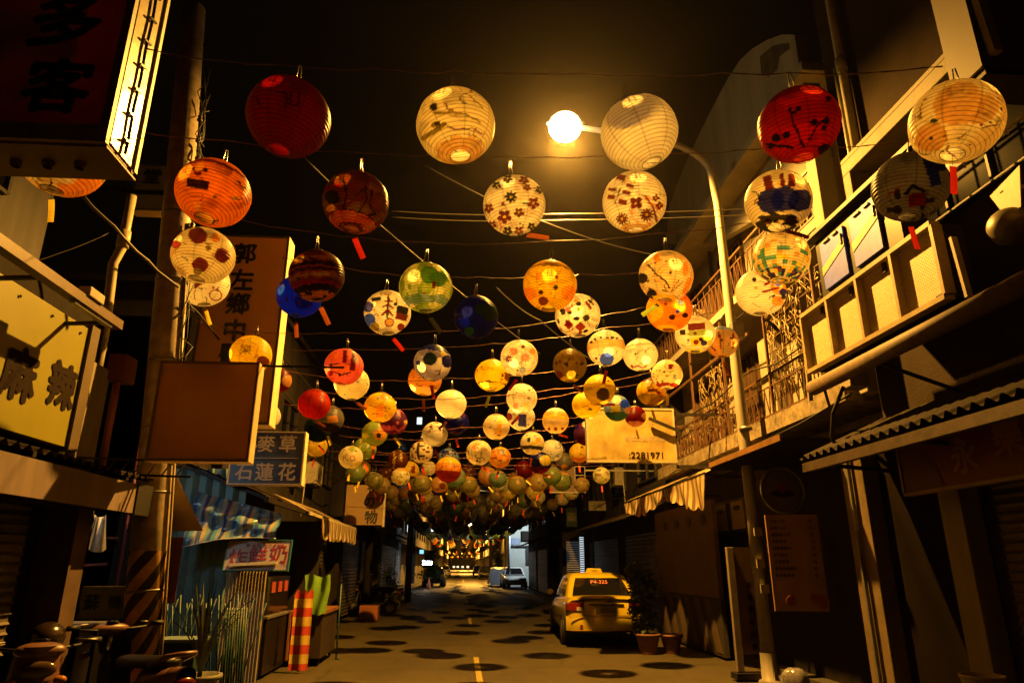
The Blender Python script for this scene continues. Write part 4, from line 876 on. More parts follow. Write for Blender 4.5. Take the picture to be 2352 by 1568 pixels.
p = A(350, 405, y=9.19); MB().text('堂', (p.x, 9.185, p.z), X, Z, 0.24, bold=0.03).text('一', (p.x, 9.185, p.z-0.27), X, (0.1, 0, 1), 0.07, bold=0.03).build('lettering', mBLACKP, t)
MB().bar((x0, 9.3, (z0+z1)/2), (-5.6, 9.3, (z0+z1)/2), 0.05).build('arm', mSTEEL, t)
# triangular board on the pole

a, b, c_ = A(392, 1065, y=7.36), A(466, 1218, y=7.36), A(288, 1222, y=7.36)
t = thing('triangular_sign', (a.x, 7.36, b.z), 'plain brown triangular road sign seen from behind, on the striped pole', 'sign')
MB().prism([a, b, c_], (0, 0.006, 0)).build('plate', mat('bare_sign_back', (0.32, 0.22, 0.12), 0.5, metal=0.3), t)
a, b = A(350, 1233, y=7.4), A(400, 1385, y=7.4)
t = thing('small_notice_plate', (a.x, 7.4, b.z), 'narrow dark red brown plate on the pole below the triangular sign', 'sign')
MB().box(a.x, b.x, 7.4, 7.41, b.z, a.z).build('plate', mat('dull_red_brown', (0.22, 0.07, 0.03), 0.6), t)

# alley between the left buildings
t = thing('alley_backdrop_building', (-4, 9, 0), 'bluish lit back wall seen through the alley left of the striped pole', 'building')
MB().box(-8.0, -4.66, 11.3, 11.5, 0, 5.6).build('wall', mat('blue_grey_wall', (0.30, 0.33, 0.36), 0.8, var=0.5, scale=3), t)
cs = MB(); corr(cs, (-5.0, 11.2, 0), (0.34, 0, 0), (0, 0, 3.6), per=0.09, amp=0.012); cs.build('pale_sheet', mat('pale_blue_sheet', (0.42, 0.50, 0.52), 0.5), t)
MB().tube([(-5.06, 11.1, 0), (-5.06, 11.1, 4)], 0.035, 10).tube([(-6.2, 11.0, 1.95), (-5.1, 11.0, 1.97)], 0.02, 8).tube([(-6.2, 11.0, 1.55), (-5.2, 11.0, 1.60)], 0.025, 8).build('pipe', mat('wine_red_pipe', (0.22, 0.05, 0.05), 0.5), t)
MB().box(-4.35, -3.6, 6.95, 7.5, 2.35, 2.4).build('lintel', mDARKW, t)
l_ = bpy.data.lights.new('alley_tube', 'AREA'); l_.shape = 'RECTANGLE'; l_.size = 1.2; l_.size_y = 0.06; l_.energy = 9; l_.color = (0.62, 0.85, 1.0)
lo = bpy.data.objects.new('alley_tube', l_); COL.objects.link(lo); lo.parent = t; lo.location = (-0.25, 0.1, 3.15); lo.rotation_euler = (R_(25), 0, 0)
t = thing('hanging_cloth', (-4.35, 9.2, 1.65), 'white cloth hanging in the bluish alley left of the pole', 'cloth')
MB().grid(lambda u, v: (-4.62+u*0.24*(0.6+0.4*v), 9.2+0.03*math.sin(u*9+v*2), 2.2-0.42*v-0.04*math.sin(u*3)), 12, 12).build('fabric', mat('white_cloth', (0.6, 0.62, 0.58), 0.8, trans=0.2), t)
a, b = A(190, 1346, y=7.9), A(318, 1408, y=7.9)
t = thing('leaning_yellow_sign', (a.x, 7.9, b.z), 'dull yellow sign board leaning in the alley behind the striped pole', 'sign')
MB().box(a.x, b.x, 7.9, 7.94, b.z-0.05, a.z).build('board', mat('dull_yellow_board', (0.30, 0.26, 0.05), 0.5), t)
MB().text('蘇', ((a.x+0.12), 7.895, (a.z+b.z)/2-0.02), X, Z, 0.15, bold=0.03).text('鴨肉', (a.x+0.42, 7.895, (a.z+b.z)/2-0.02), X, Z, 0.13, bold=0.03).build('lettering', mBLACK, t)
t = thing('black_shelf_cabinet', (-4.0, 7.4, 0), 'black metal cabinet with a shiny top in the alley', 'cabinet')
MB().box(-4.02, -3.55, 7.2, 7.7, 0.0, 1.03).build('body', mBLACKP, t, 0.01)
MB().box(-4.05, -3.52, 7.17, 7.73, 1.03, 1.055).build('top', mGALV, t, 0.005)
gv = MB()
for k in range(12): gv.box(-4.0+0.01, -3.9, 7.185, 7.198, 0.35+k*0.05, 0.37+k*0.05)
gv.build('vent', mGALV, t)
wr = MB(); rnd = random.Random(3)
for k in range(12):
    x = rnd.uniform(-3.98, -3.6); z = 2.3; pts = [(x, 7.15, z)]
    for j in range(5): pts.append((pts[-1][0]+rnd.uniform(-.09, .07), 7.15+rnd.uniform(-.05, .05), pts[-1][2]-rnd.uniform(.1, .3)))
    wr.tube(pts, 0.007, 5)
tag(wr.build('hanging_cables', mBLACK), 'tangle of black cables hanging down into the alley', 'cable')
# downpipe & red brown box at the end of the yellow sign
t = thing('downpipe', (-3.88, 7.2, 0), 'yellowish kinked downpipe to the left of the utility pole', 'pipe')
MB().tube([(-3.86, 7.2, 3.0), (-3.85, 7.2, 4.0), (-3.9, 7.2, 4.75), (-3.84, 7.2, 4.95), (-3.84, 7.2, 5.6)], 0.05, 12).tube([(-3.84, 7.2, 4.95), (-3.84, 7.2, 5.15)], 0.065, 12).build('pipe', mCREAM, t)
t = thing('corner_pillar', (-3.6, 6.9, 0), 'cream corner pillar with an orange pipe right of the yellow board', 'pillar')
MB().box(-3.72, -3.55, 6.55, 6.9, 2.4, 3.45).build('shaft', mWHITE, t, 0.01)
MB().tube([(-3.5, 6.95, 2.3), (-3.5, 6.95, 3.5)], 0.035, 10).build('pipe', mat('orange_pipe', (0.50, 0.15, 0.04), 0.5), t)
MB().box(-3.58, -3.40, 6.85, 7.1, 3.35, 3.62).build('meter_box', mat('rust_red_box', (0.28, 0.08, 0.03), 0.6), t, 0.01)
rk = MB()
for zz in (2.52, 2.38): rk.bar((-3.5, 6.5, zz), (-2.55, 6.7, zz), 0.02)
for k in range(7): rk.bar((-3.4+k*0.13, 6.55, 2.38), (-3.34+k*0.13, 6.6, 2.52), 0.012)
tag(rk.build('wire_rack', mBLACKP), 'black wire rack lying over the corrugated awning beside the pole', 'rack')

# fried milk stall ------------------------------------------------------
mTEAL = mat('teal_corrugated_sheet', (0.22, 0.42, 0.42), 0.5, metal=0.2, var=0.3, scale=3)
t = thing('food_stall_building', (-3.1, 10, 0), 'corrugated food stall on the left with a teal side wall and cream front edge', 'building')
cs = MB(); corr(cs, (-4.60, 11.06, 0), (1.25, 0, 0), (0, 0, 3.02), per=0.19, amp=0.035, square=True); cs.build('side_wall', mTEAL, t)
cs = MB(); corr(cs, (-3.46, 10.99, 0), (0.60, 0, 0), (0, 0, 1.52), per=0.045, amp=0.010, nrm=-Y_); cs.build('front_panel', mat('cream_corrugated_sheet', (0.66, 0.56, 0.34), 0.5, var=0.2), t)
MB().tube([(-4.56, 10.88, 0), (-4.56, 10.88, 3.2)], 0.06, 12).build('corner_post', mat('pale_blue_post', (0.36, 0.46, 0.50), 0.5), t)
MB().box(-5.2, -3.7, 11.12, 14.2, 0, 3.0).build('wall', mDARKW, t)
MB().box(-3.7, -2.75, 14.1, 14.25, 0, 2.4).build('end_wall', mDARKW, t)
rf_ = MB(); corr(rf_, (-4.4, 11.0, 3.16), (0, 3.5, 0), (1.35, 0, -0.55), per=0.14, amp=0.025); rf_.build('roof', mCORR, t)
MB().bar((-3.02, 11.0, 2.55), (-2.85, 14.5, 2.50), 0.05, 0.07).bar((-4.4, 11.02, 3.08), (-3.0, 11.02, 2.56), 0.05).build('roof_beam', mSTEEL, t)
MB().box(-2.60, -2.575, 12.2, 17.6, 2.40, 2.45).build('awning_rail', mCREAM, t)
# plastic striped tarp
mt = bpy.data.materials.new('striped_plastic_sheet'); mt.use_nodes = True; N = mt.node_tree.nodes; L = mt.node_tree.links
b = N['Principled BSDF']; b.inputs['Roughness'].default_value = 0.22
tc = N.new('ShaderNodeTexCoord'); s = N.new('ShaderNodeSeparateXYZ'); L.new(tc.outputs['Object'], s.inputs[0])
mu = N.new('ShaderNodeMath'); mu.operation = 'MULTIPLY'; mu.inputs[1].default_value = 3.1; L.new(s.outputs[0], mu.inputs[0])
fr_ = N.new('ShaderNodeMath'); fr_.operation = 'FRACT'; L.new(mu.outputs[0], fr_.inputs[0])
r = N.new('ShaderNodeValToRGB'); r.color_ramp.interpolation = 'CONSTANT'; cols = [(0.03, 0.06, 0.15), (0.06, 0.17, 0.21), (0.16, 0.20, 0.22), (0.03, 0.05, 0.13), (0.20, 0.17, 0.11), (0.08, 0.17, 0.18)]
r.color_ramp.elements[0].color = cols[0]+(1,); r.color_ramp.elements[1].position = 0.85; r.color_ramp.elements[1].color = cols[5]+(1,)
for i in range(1, 5): e = r.color_ramp.elements.new(i*0.17); e.color = cols[i]+(1,)
L.new(fr_.outputs[0], r.inputs[0]); L.new(r.outputs[0], b.inputs['Base Color'])
t = thing('plastic_sheet', (-3.4, 10.6, 1.9), 'blue and white striped plastic sheet hung across the stall end', 'tarpaulin')
rnd = random.Random(9)
def tarp(u, v):
    x = -4.05+u*1.32; zt = 2.66-0.33*u; zb_ = 1.83+0.06*math.sin(u*math.pi)+0.13*u
    return (x, 10.95+0.035*math.sin(u*14+v*5)+0.04*math.sin(u*5-v*9)+0.016*math.sin(u*31+v*17)-0.26*v, zt+(zb_-zt)*v)
MB().grid(tarp, 60, 24).build('sheet', mt, t)
MB().tube([tarp(u/20, 1.0) for u in range(21)], 0.010, 6).build('hem', mat('pale_hem', (0.55, 0.6, 0.6), 0.4), t)
# stall sign
a, b = A(521, 1238, y=10.7), A(660, 1308, y=10.7)
t = thing('stall_sign', ((a.x+b.x)/2, 10.7, b.z), 'white stall sign with big red characters and a green frame', 'sign')
MB().box(a.x, b.x, 10.71, 10.74, b.z, a.z).build('board', mat('pinkish_white_board', (0.62, 0.52, 0.46), 0.5, var=0.1), t)
f = MB(); w_ = 0.012
f.box(a.x-w_, b.x+w_, 10.698, 10.745, a.z, a.z+w_); f.box(a.x-w_, b.x+w_, 10.698, 10.745, b.z-w_, b.z); f.box(a.x-w_, a.x, 10.698, 10.745, b.z, a.z); f.box(b.x, b.x+w_, 10.698, 10.745, b.z, a.z)
f.build('frame', mat('green_frame', (0.05, 0.25, 0.18), 0.4), t)
tx = MB()
for ch, px, py in (('炸', 544, 1280), ('鮮', 590, 1274), ('奶', 638, 1269)):
    p = A(px, py, y=10.7); tx.text(ch, (p.x, 10.705, p.z), X, Z, 0.26, bold=0.010)
p = A(600, 1250, y=10.7); tx.text('東 黃記 創立 1999', (p.x+0.03, 10.705, p.z+0.005), X, (0, 0, 1), 0.066)
p = A(651, 1291, y=10.7); tx.text('元', (p.x, 10.705, p.z-0.01), X, Z, 0.072)
tx.build('lettering', mREDP, t)
MB().obox(((a.x+b.x)/2-0.04, 10.68, b.z+0.08), (0.68, 0.035, 0.042), (0, R_(-3), 0)).build('lamp_tube', mat('cream_tube_cover', (0.75, 0.70, 0.5), 0.3), t)
t.rotation_euler = (R_(-13), 0, 0)
# striped scalloped awning at the far end of the stall roof
def valance(t, name, p0, p1, drop, m, n=14, seed=1, thick=0.0):
    p0, p1 = Vector(p0), Vector(p1); rr = random.Random(seed); mb = MB(); L0 = (p1-p0); nrm = L0.cross(Z).normalized()
    nu, nv = n*8, 8
    def fn(u, v):
        ph = (u*n) % 1; sc_ = drop*(0.80+0.20*math.sin(math.pi*ph)**0.6)+0.02*math.sin(u*7)
        return p0+L0*u-Z*(sc_*v)+nrm*(0.03*math.sin(u*n*3.1+v)*v+0.02*math.sin(u*11)*v)
    mb.grid(fn, nu, nv); return mb.build(name, m, t)
def stripes(name, c1, c2, per, axis=1, trans=0.3, duty=0.5):
    m = bpy.data.materials.new(name); m.use_nodes = True; N = m.node_tree.nodes; L = m.node_tree.links; b = N['Principled BSDF']; b.inputs['Roughness'].default_value = 0.7
    tc = N.new('ShaderNodeTexCoord'); s = N.new('ShaderNodeSeparateXYZ'); L.new(tc.outputs['Object'], s.inputs[0])
    mu = N.new('ShaderNodeMath'); mu.operation = 'MULTIPLY'; mu.inputs[1].default_value = 1/per; L.new(s.outputs[axis], mu.inputs[0])
    f = N.new('ShaderNodeMath'); f.operation = 'FRACT'; L.new(mu.outputs[0], f.inputs[0])
    r = N.new('ShaderNodeValToRGB'); r.color_ramp.interpolation = 'CONSTANT'; r.color_ramp.elements[0].color = c1+(1,); r.color_ramp.elements[1].position = duty; r.color_ramp.elements[1].color = c2+(1,)
    n = N.new('ShaderNodeTexNoise'); n.inputs['Scale'].default_value = 6; n.inputs['Detail'].default_value = 5
    r2 = N.new('ShaderNodeValToRGB'); r2.color_ramp.elements[0].color = (.55, .55, .55, 1); r2.color_ramp.elements[0].position = .3; L.new(tc.outputs['Object'], n.inputs[0]); L.new(n.outputs[0], r2.inputs[0])
    ml = N.new('ShaderNodeMixRGB'); ml.blend_type = 'MULTIPLY'; ml.inputs[0].default_value = 1
    L.new(f.outputs[0], r.inputs[0]); L.new(r.outputs[0], ml.inputs[1]); L.new(r2.outputs[0], ml.inputs[2]); L.new(ml.outputs[0], b.inputs['Base Color'])
    tr = N.new('ShaderNodeBsdfTranslucent'); L.new(ml.outputs[0], tr.inputs[0]); mx = N.new('ShaderNodeMixShader'); mx.inputs[0].default_value = trans
    L.new(b.outputs[0], mx.inputs[1]); L.new(tr.outputs[0], mx.inputs[2]); L.new(mx.outputs[0], N['Material Output'].inputs[0]); return m
mAWN = stripes('striped_canvas', (0.62, 0.50, 0.28), (0.20, 0.13, 0.07), 0.17)
t = thing('striped_awning', (-2.6, 15.5, 2.4), 'small striped awning with a scalloped edge on the left side of the street', 'awning')
MB().grid(lambda u, v: (-3.5+v*0.93, 13.2+u*4.4, 2.85-0.45*v), 6, 4).build('canopy', mAWN, t)
valance(t, 'valance', (-2.56, 13.2, 2.40), (-2.56, 17.6, 2.40), 0.36, mAWN, 16)
# folding bamboo-green gate
mGG = mat('green_gate_paint', (0.05, 0.15, 0.12), 0.5, var=0.4, scale=8)
g = MB()
for k in range(15):
    x = -3.2+k*0.068; zt = 1.24+0.05*math.sin(k*2.1)
    g.tube([(x, 8.2+0.02*(k % 2), 0.02), (x-0.13+0.01*(k % 3), 8.2, zt)], 0.0085, 6)
    if k % 2 == 0: g.tube([(x-0.16, 8.23, 0.02), (x+0.12, 8.23, zt)], 0.0075, 6)
for k in range(9): g.tube([(-2.48+k*0.026, 8.15+0.01*(k % 2), 0.02), (-2.52+k*0.026, 8.15, 1.15)], 0.010, 6)
o = g.build('folding_gate', mGG); tag(o, 'green folding lattice gate standing in front of the teal wall', 'gate')
# potted agave
def agave(c, label, n=26, h=0.75, name='potted_plant', pr=0.16, m=None, ph=0.26):
    c = Vector(c); t = thing(name, c, label, 'potted plant'); rr = random.Random(int(c.x*77+c.y*5))
    MB().lathe(c, [(pr*0.6, 0), (pr*0.9, ph*0.85), (pr*1.12, ph*0.86), (pr*1.12, ph), (pr*0.95, ph), (pr*0.9, ph*0.9), (0.001, ph*0.9)], 22).build('pot', mat('grey_green_pot', (0.30, 0.30, 0.22), 0.6, var=0.3), t)
    mb = MB()
    for k in range(n):
        az = rr.uniform(0, 6.28); L0 = h*rr.uniform(.6, 1.1); lean = rr.uniform(.08, .75); w = rr.uniform(.012, .022)
        def fn(u, v, az=az, L0=L0, lean=lean, w=w):
            r_ = v*L0*math.sin(lean)*(0.4+0.6*v); z = ph*0.9+v*L0*math.cos(lean*v); ww = w*(1-v)**0.6*(u-.5)*2
            return c+Vector((math.cos(az)*r_-math.sin(az)*ww, math.sin(az)*r_+math.cos(az)*ww, z+abs(u-.5)*w*0.8))
        mb.grid(fn, 2, 8)
    mb.build('leaves', m or mat('agave_leaves', (0.10, 0.12, 0.05), 0.45, var=0.4, scale=9), t); return t
agave((-2.12, 6.35, 0.48), 'spiky agave in a round pot at the foot of the green gate')
tag(MB().box(-2.30, -1.94, 6.15, 6.55, 0.0, 0.48).build('plant_stand', mat('worn_wood', (0.14, 0.10, 0.06), 0.8), None, 0.01), 'low wooden stand under the agave pot', 'stand')
t = thing('teal_cabinet', (-2.9, 7.9, 0), 'teal topped low cabinet right behind the striped pole', 'cabinet')
MB().box(-3.05, -2.68, 7.8, 8.12, 0, 0.84).build('body', mat('dark_green_cabinet', (0.03, 0.09, 0.07), 0.5), t, 0.01)
MB().box(-3.10, -2.62, 7.76, 8.14, 0.84, 0.875).build('top', mat('pale_teal_top', (0.30, 0.42, 0.40), 0.4), t, 0.006)
# counter, cloths and carts along the stall front
t = thing('stall_counter', (-3.1, 11.6, 0), 'dark food stall counter with a glass case, beside the cream corrugated panel', 'counter')
MB().box(-3.45, -2.86, 11.2, 12.7, 0.05, 0.82).build('base', mat('dark_steel_counter', (0.06, 0.045, 0.035), 0.35, metal=0.6), t, 0.01)
MB().box(-3.47, -2.84, 11.15, 12.75, 0.82, 0.86).build('worktop', mGALV, t, 0.005)
MB().box(-3.43, -2.90, 11.2, 12.6, 0.86, 1.42).build('glass_case', mat('smoky_case_glass', (0.03, 0.018, 0.012), 0.1, spec=0.6), t, 0.01)
bx = MB()
for k, (yy, c_) in enumerate([(11.4, 0), (11.8, 0), (12.2, 0)]): bx.box(-2.895, -2.885, yy, yy+0.22, 1.18, 1.34)
bx.build('price_card', mat('faded_red_card', (0.50, 0.08, 0.04), 0.6), t)
t = thing('striped_cloth', (-2.5, 11.9, 0), 'red and yellow striped cloth banner hanging to the ground', 'cloth')
mRY = stripes('red_yellow_cloth', (0.70, 0.07, 0.03), (0.85, 0.60, 0.08), 0.27, axis=2, trans=0.2, duty=0.5)
MB().grid(lambda u, v: (-2.62+u*0.29, 11.8+0.02*math.sin(u*8), 1.14-v*1.10+0.08*abs(math.sin(u*9))*(1-v)), 16, 16).build('cloth', mRY, t)
MB().bar((-2.48, 11.86, 0.02), (-2.48, 11.86, 1.2), 0.03).build('post', mSTEEL, t)
t = thing('brown_cart', (-2.4, 13, 0), 'dark brown cart with an orange rim, right of the striped cloth', 'cart')
MB().box(-2.80, -2.28, 12.5, 13.9, 0.12, 0.80).build('body', mat('dark_brown_panel', (0.07, 0.045, 0.03), 0.5), t, 0.01)
MB().box(-2.83, -2.25, 12.45, 13.95, 0.80, 0.86).box(-2.83, -2.79, 12.44, 12.49, 0.1, 0.8).build('rim', mat('orange_brown_wood', (0.34, 0.14, 0.05), 0.5), t, 0.005)
wl = MB()
for sx in (-2.74, -2.34):
    for sy in (12.65, 13.75): wl.ell((sx, sy, 0.06), (0.025, 0.06, 0.06), 12, 8)
wl.build('wheel', mBLACK, t)
t = thing('green_cloth', (-2.5, 13.2, 0.9), 'bright green cloth draped over the brown cart', 'cloth')
MB().grid(lambda u, v: (-2.62+u*0.42+0.02*math.sin(v*5), 12.42+0.03*math.sin(u*12+v*2)-0.04*v, 1.42-v*0.6+0.03*math.sin(u*7)), 24, 14).build('fabric', mat('green_fabric', (0.14, 0.30, 0.03), 0.8, var=0.3, trans=0.2), t)
tag(MB().tube([(-2.16, 13.4, 0), (-2.16, 13.4, 1.25)], 0.014, 8).tube([(-2.16, 13.4, 0.02), (-2.06, 13.3, 0.0)], 0.012, 6).build('stand_pole', mGG), 'thin green stand pole right of the brown cart', 'pole')
# banner sign further down
a, b = A(797, 1113, y=20), A(878, 1205, y=20)
t = thing('banner_sign', ((a.x+b.x)/2, 20, b.z), 'brown hanging banner sign with a column of dark characters on the left', 'sign')
MB().box(a.x, b.x, 20, 20.12, b.z, a.z).build('board', mBRN, t)
tx = MB()
for ch, px, py, sz in (('花', 858, 1118, .34), ('の', 848, 1152, .26), ('物', 852, 1187, .34)):
    p = A(px, py, y=19.98); tx.text(ch, (p.x, 19.99, p.z), X, Z, sz, bold=0.03)
tx.build('lettering', mBLACK, t)
MB().box(b.x, b.x+0.05, 19.98, 20.14, b.z-0.05, a.z).build('edge', mCREAM, t)
# further buildings, left
def block(name, x0, x1, y0, y1, h, label, m, side, wins=2, floors=2, awn=True, shut=True, par=0.0):
    fx = x1 if side == 'L' else x0; n = 1 if side == 'L' else -1
    t = thing('shophouse', ((x0+x1)/2, y0, 0), label, 'building', 'shophouses along the street')
    MB().box(x0, x1, y0, y1, 0, h).build('wall', m, t)
    MB().box(x0-0.1, x1+0.1, y0-0.1, y1+0.1, h, h+0.12).build('roof', mDARKW, t)
    for f in range(1, floors+1):
        for k in range(wins):
            window(t, (fx+0.004*n, y0+(k+.5)*(y1-y0)/wins, 2.0+f*2.9-0.5), min(1.8, (y1-y0)/wins*0.6), 1.3, '+x' if side == 'L' else '-x')
    if shut:
        s_ = MB(); k = max(1, int((y1-y0)/4)); w = (y1-y0)/k
        for i in range(k):
            if side == 'L': shutter(s_, (fx+0.03, y0+i*w+w*0.9, 0.1), (0, -w*0.8, 0), 2.3, 0.1)
            else: shutter(s_, (fx-0.03, y0+i*w+w*0.1, 0.1), (0, w*0.8, 0), 2.3, 0.1)
        s_.build('roller_shutter', mSHUT, t)
    if awn:
        a = MB(); corr(a, (fx, y0+0.3, 3.05), (0, y1-y0-0.6, 0), (0.95*n, 0, -0.35), per=0.16, amp=0.025, nrm=Vector((0.35*n, 0, 1))); a.build('awning', mCORR, t)
    return t
block('a', -10, -3.95, 14.3, 21.5, 6.6, 'dark two storey house on the left beyond the food stall', mDARKW, 'L', 3, 1, awn=False)
block('b', -9, -4.3, 11.3, 14.2, 6.2, 'dark upper house above the food stall on the left', mDARKW, 'L', 2, 1, awn=False, shut=False)
block('c', -10, -3.6, 21.6, 30, 7.4, 'dark shophouse on the left behind the hanging banner sign', mDARKW, 'L', 3, 2)
block('d', -10, -3.4, 30.1, 38, 6.8, 'dark shophouse on the left beside the tall black pole', mGREYW, 'L', 3, 1)
block('e', -11, -3.9, 38.1, 47, 9, 'shophouse on the left just before the white shop lights', mGREYW, 'L', 3, 2)
block('f', -11, -4.3, 47.1, 60, 7.5, 'shophouse on the left holding the bright white shop signs', mWHITE, 'L', 4, 1)
block('g', -11, -3.8, 60.1, 84, 9.5, 'far shophouse on the left beyond the orange traffic cone', mGREYW, 'L', 6, 2)
block('h', -11, -3.6, 84.1, 270, 10, 'farthest long shophouse row on the left', mWHITE, 'L', 10, 2)
block('i', 5.2, 12, 27, 38, 8.2, 'dark shophouse on the right past the ladder framed sign', mDARKW, 'R', 3, 2)
block('j', 4.7, 12, 38.1, 49.5, 7.0, 'dark shophouse on the right before the white building', mDARKW, 'R', 3, 1)
block('k', 5.1, 12, 63, 86, 9, 'far shophouse on the right beyond the white building', mGREYW, 'R', 6, 2)
block('l', 4.9, 12, 86.1, 270, 9.5, 'farthest long shophouse row on the right', mWHITE, 'R', 10, 2)
# tall black pole left at 35 m
def plain_pole(x, y, h, r, label, m, lean=0):
    t = thing('utility_pole', (x, y, 0), label, 'pole'); MB().tube([(x, y, 0), (x+lean, y, h)], [r, r*0.75], 14).build('shaft', m, t)
    MB().bar((x+lean*0.9-0.7, y, h*0.9), (x+lean*0.9+0.7, y, h*0.9), 0.08).build('crossarm', mSTEEL, t); return t
plain_pole(-2.35, 33, 7.5, 0.15, 'black utility pole left of the white shop lights', mBLACK)
plain_pole(-3.05, 24, 7, 0.14, 'dark utility pole beside the hanging banner sign', mDARKW)
plain_pole(2.75, 66, 8, 0.15, 'pale brown utility pole far down the right side', mCONC)
plain_pole(3.42, 50.5, 4.6, 0.10, 'slim bluish white pole in front of the white building', mat('pale_pole', (0.55, 0.57, 0.6), 0.4))

# ============================================================ RIGHT SIDE
# R1: dark wall with downpipe, window hood
t = thing('near_building', (6, 5, 0), 'dark plastered building on the right carrying the cream window hood', 'building')
MB().box(4.95, 12, -3, 7.62, 0, 12.5).build('wall', mat('brown_black_plaster', (0.085, 0.062, 0.04), 0.9, spec=0.05, var=0.35, scale=1.2, bump=0.6, bscale=40), t)
hd = MB(); hd.box(4.55, 4.95, 3.2, 7.0, 6.08, 6.24); hd.box(4.55, 4.62, 3.2, 7.0, 6.24, 6.30); hd.box(4.55, 4.95, 6.85, 7.0, 5.72, 6.08)
hd.build('window_hood', mWHITE, t, 0.01)
window(t, (4.94, 5.3, 5.5), 2.4, 1.0, '-x', bars=4)
r_ = MB()
for zz in (5.15, 5.4, 5.65): r_.bar((4.6, 3.4, zz), (4.6, 6.75, zz), 0.018)
for k in range(14): r_.bar((4.6, 3.4+k*0.26, 5.1), (4.6, 3.4+k*0.26, 5.75), 0.014)
r_.build('railing', mCREAM, t)
MB().tube([(4.86, 7.1, 5.6), (4.86, 7.1, 12)], 0.055, 12).tube([(4.86, 7.24, 5.6), (4.86, 7.24, 7.9)], 0.03, 10).tube([(4.86, 7.1, 7.75), (4.86, 7.1, 7.95)], 0.07, 12).build('downpipe', mCREAM, t)
sh_ = MB(); shutter(sh_, (4.92, 2.2, 0.08), (0, 3.95, 0), 2.6, 0.085, 0.016); sh_.build('roller_shutter', mSHUT, t)
MB().box(4.72, 4.93, 6.32, 6.62, 0, 2.5).build('pillar', mWHITE, t, 0.01)
MB().box(4.66, 4.93, 7.75, 8.2, 0, 2.9).build('pillar', mat('tan_tile_pillar', (0.30, 0.22, 0.12), 0.5, var=0.3), t, 0.01)
MB().box(4.84, 4.9, 6.63, 7.74, 0.0, 2.95).build('shade_panel', mat('shade_black', (0.02, 0.014, 0.01), 0.9, spec=0.03), t, 0.005)  # near-black panel added over the wall, stands in for shade
MB().box(4.60, 4.64, 7.95, 7.99, 0, 2.9).build('pillar_trim', mGALV, t)
aw = MB(); corr(aw, (4.95, 1.5, 3.22), (0, 6.2, 0), (-1.05, 0, -0.46), per=0.15, amp=0.028, nrm=Vector((-0.4, 0, 1))); aw.build('corrugated_awning', mCORR, t)
MB().box(3.90, 3.98, 1.5, 7.66, 2.60, 2.70).build('gutter', mat('rusty_gutter', (0.105, 0.062, 0.032), 0.6, var=0.6, scale=10), t)
bk = MB()
for yy in (2.5, 4.2, 5.9, 7.5): bk.bar((4.9, yy, 2.6), (3.95, yy, 2.68), 0.04)
bk.build('bracket', mSTEEL, t)
# red shop sign
t = thing('red_shop_sign', (4.4, 5.6, 2.3), 'dark red shop sign with pale characters under the right corrugated awning', 'sign')
MB().box(4.40, 4.46, 2.5, 6.62, 2.27, 2.74).build('panel', mat('deep_red_panel', (0.20, 0.012, 0.010), 0.5), t)
tx = MB()
for ch, px, py in (('永', 2212, 1045), ('樂', 2312, 1000), ('市', 2440, 960)):
    p = A(px, py, x=4.39); tx.text(ch, (4.392, p.y, p.z), -Y_, Z, 0.30, bold=0.03)
tx.build('lettering', mat('faded_pink_lettering', (0.42, 0.18, 0.12), 0.6), t)
MB().box(4.385, 4.47, 2.5, 6.64, 2.24, 2.27).box(4.385, 4.47, 6.62, 6.65, 2.27, 2.74).build('frame', mat('tan_frame', (0.42, 0.28, 0.15), 0.5), t)
MB().grid(lambda u, v: (4.393, 6.6-0.55*u*(1-0.0*v), 2.28+0.44*v*math.sqrt(max(0, 1-u*u))), 12, 6).build('corner_arc', mat('dark_red_arc', (0.12, 0.008, 0.008), 0.5), t)
# top right box sign
a = A(2195, 213, y=3.6)
t = thing('hanging_sign', (a.x+1, 3.6, a.z), 'huge box sign at the top right corner, brown face lit and bottom dark', 'sign')
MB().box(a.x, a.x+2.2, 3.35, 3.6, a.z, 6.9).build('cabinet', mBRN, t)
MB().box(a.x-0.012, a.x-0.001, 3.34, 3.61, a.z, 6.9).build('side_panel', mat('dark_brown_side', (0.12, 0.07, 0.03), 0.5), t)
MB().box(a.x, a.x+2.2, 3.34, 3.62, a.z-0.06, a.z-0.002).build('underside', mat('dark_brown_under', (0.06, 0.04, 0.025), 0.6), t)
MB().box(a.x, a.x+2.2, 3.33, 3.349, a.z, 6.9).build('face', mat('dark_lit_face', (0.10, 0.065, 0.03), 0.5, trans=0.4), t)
MB().bar(A(2238, -30, y=3.3), A(2288, 122, y=3.3), 0.06, 0.05).build('strip', mCREAM, t)
t = thing('round_floodlight', (4.4, 4.6, 4.4), 'round dusty floodlight with a metal bracket, right edge above the awning', 'floodlight')
pf = A(2320, 520, x=4.3)
MB().ell(pf, (0.16, 0.16, 0.15), 20, 12).build('reflector', mat('dusty_green_metal', (0.30, 0.27, 0.15), 0.45, metal=0.3), t)
MB().prism([pf+Vector((0, 0.02, 0.1)), pf+Vector((0, 0.12, 0.34)), pf+Vector((0, -0.22, 0.42)), pf+Vector((0, -0.14, 0.1))], (0.01, 0, 0)).bar(pf+Vector((0, 0, .3)), pf+Vector((0.6, 0, .5)), 0.03).build('bracket', mCREAM, t)

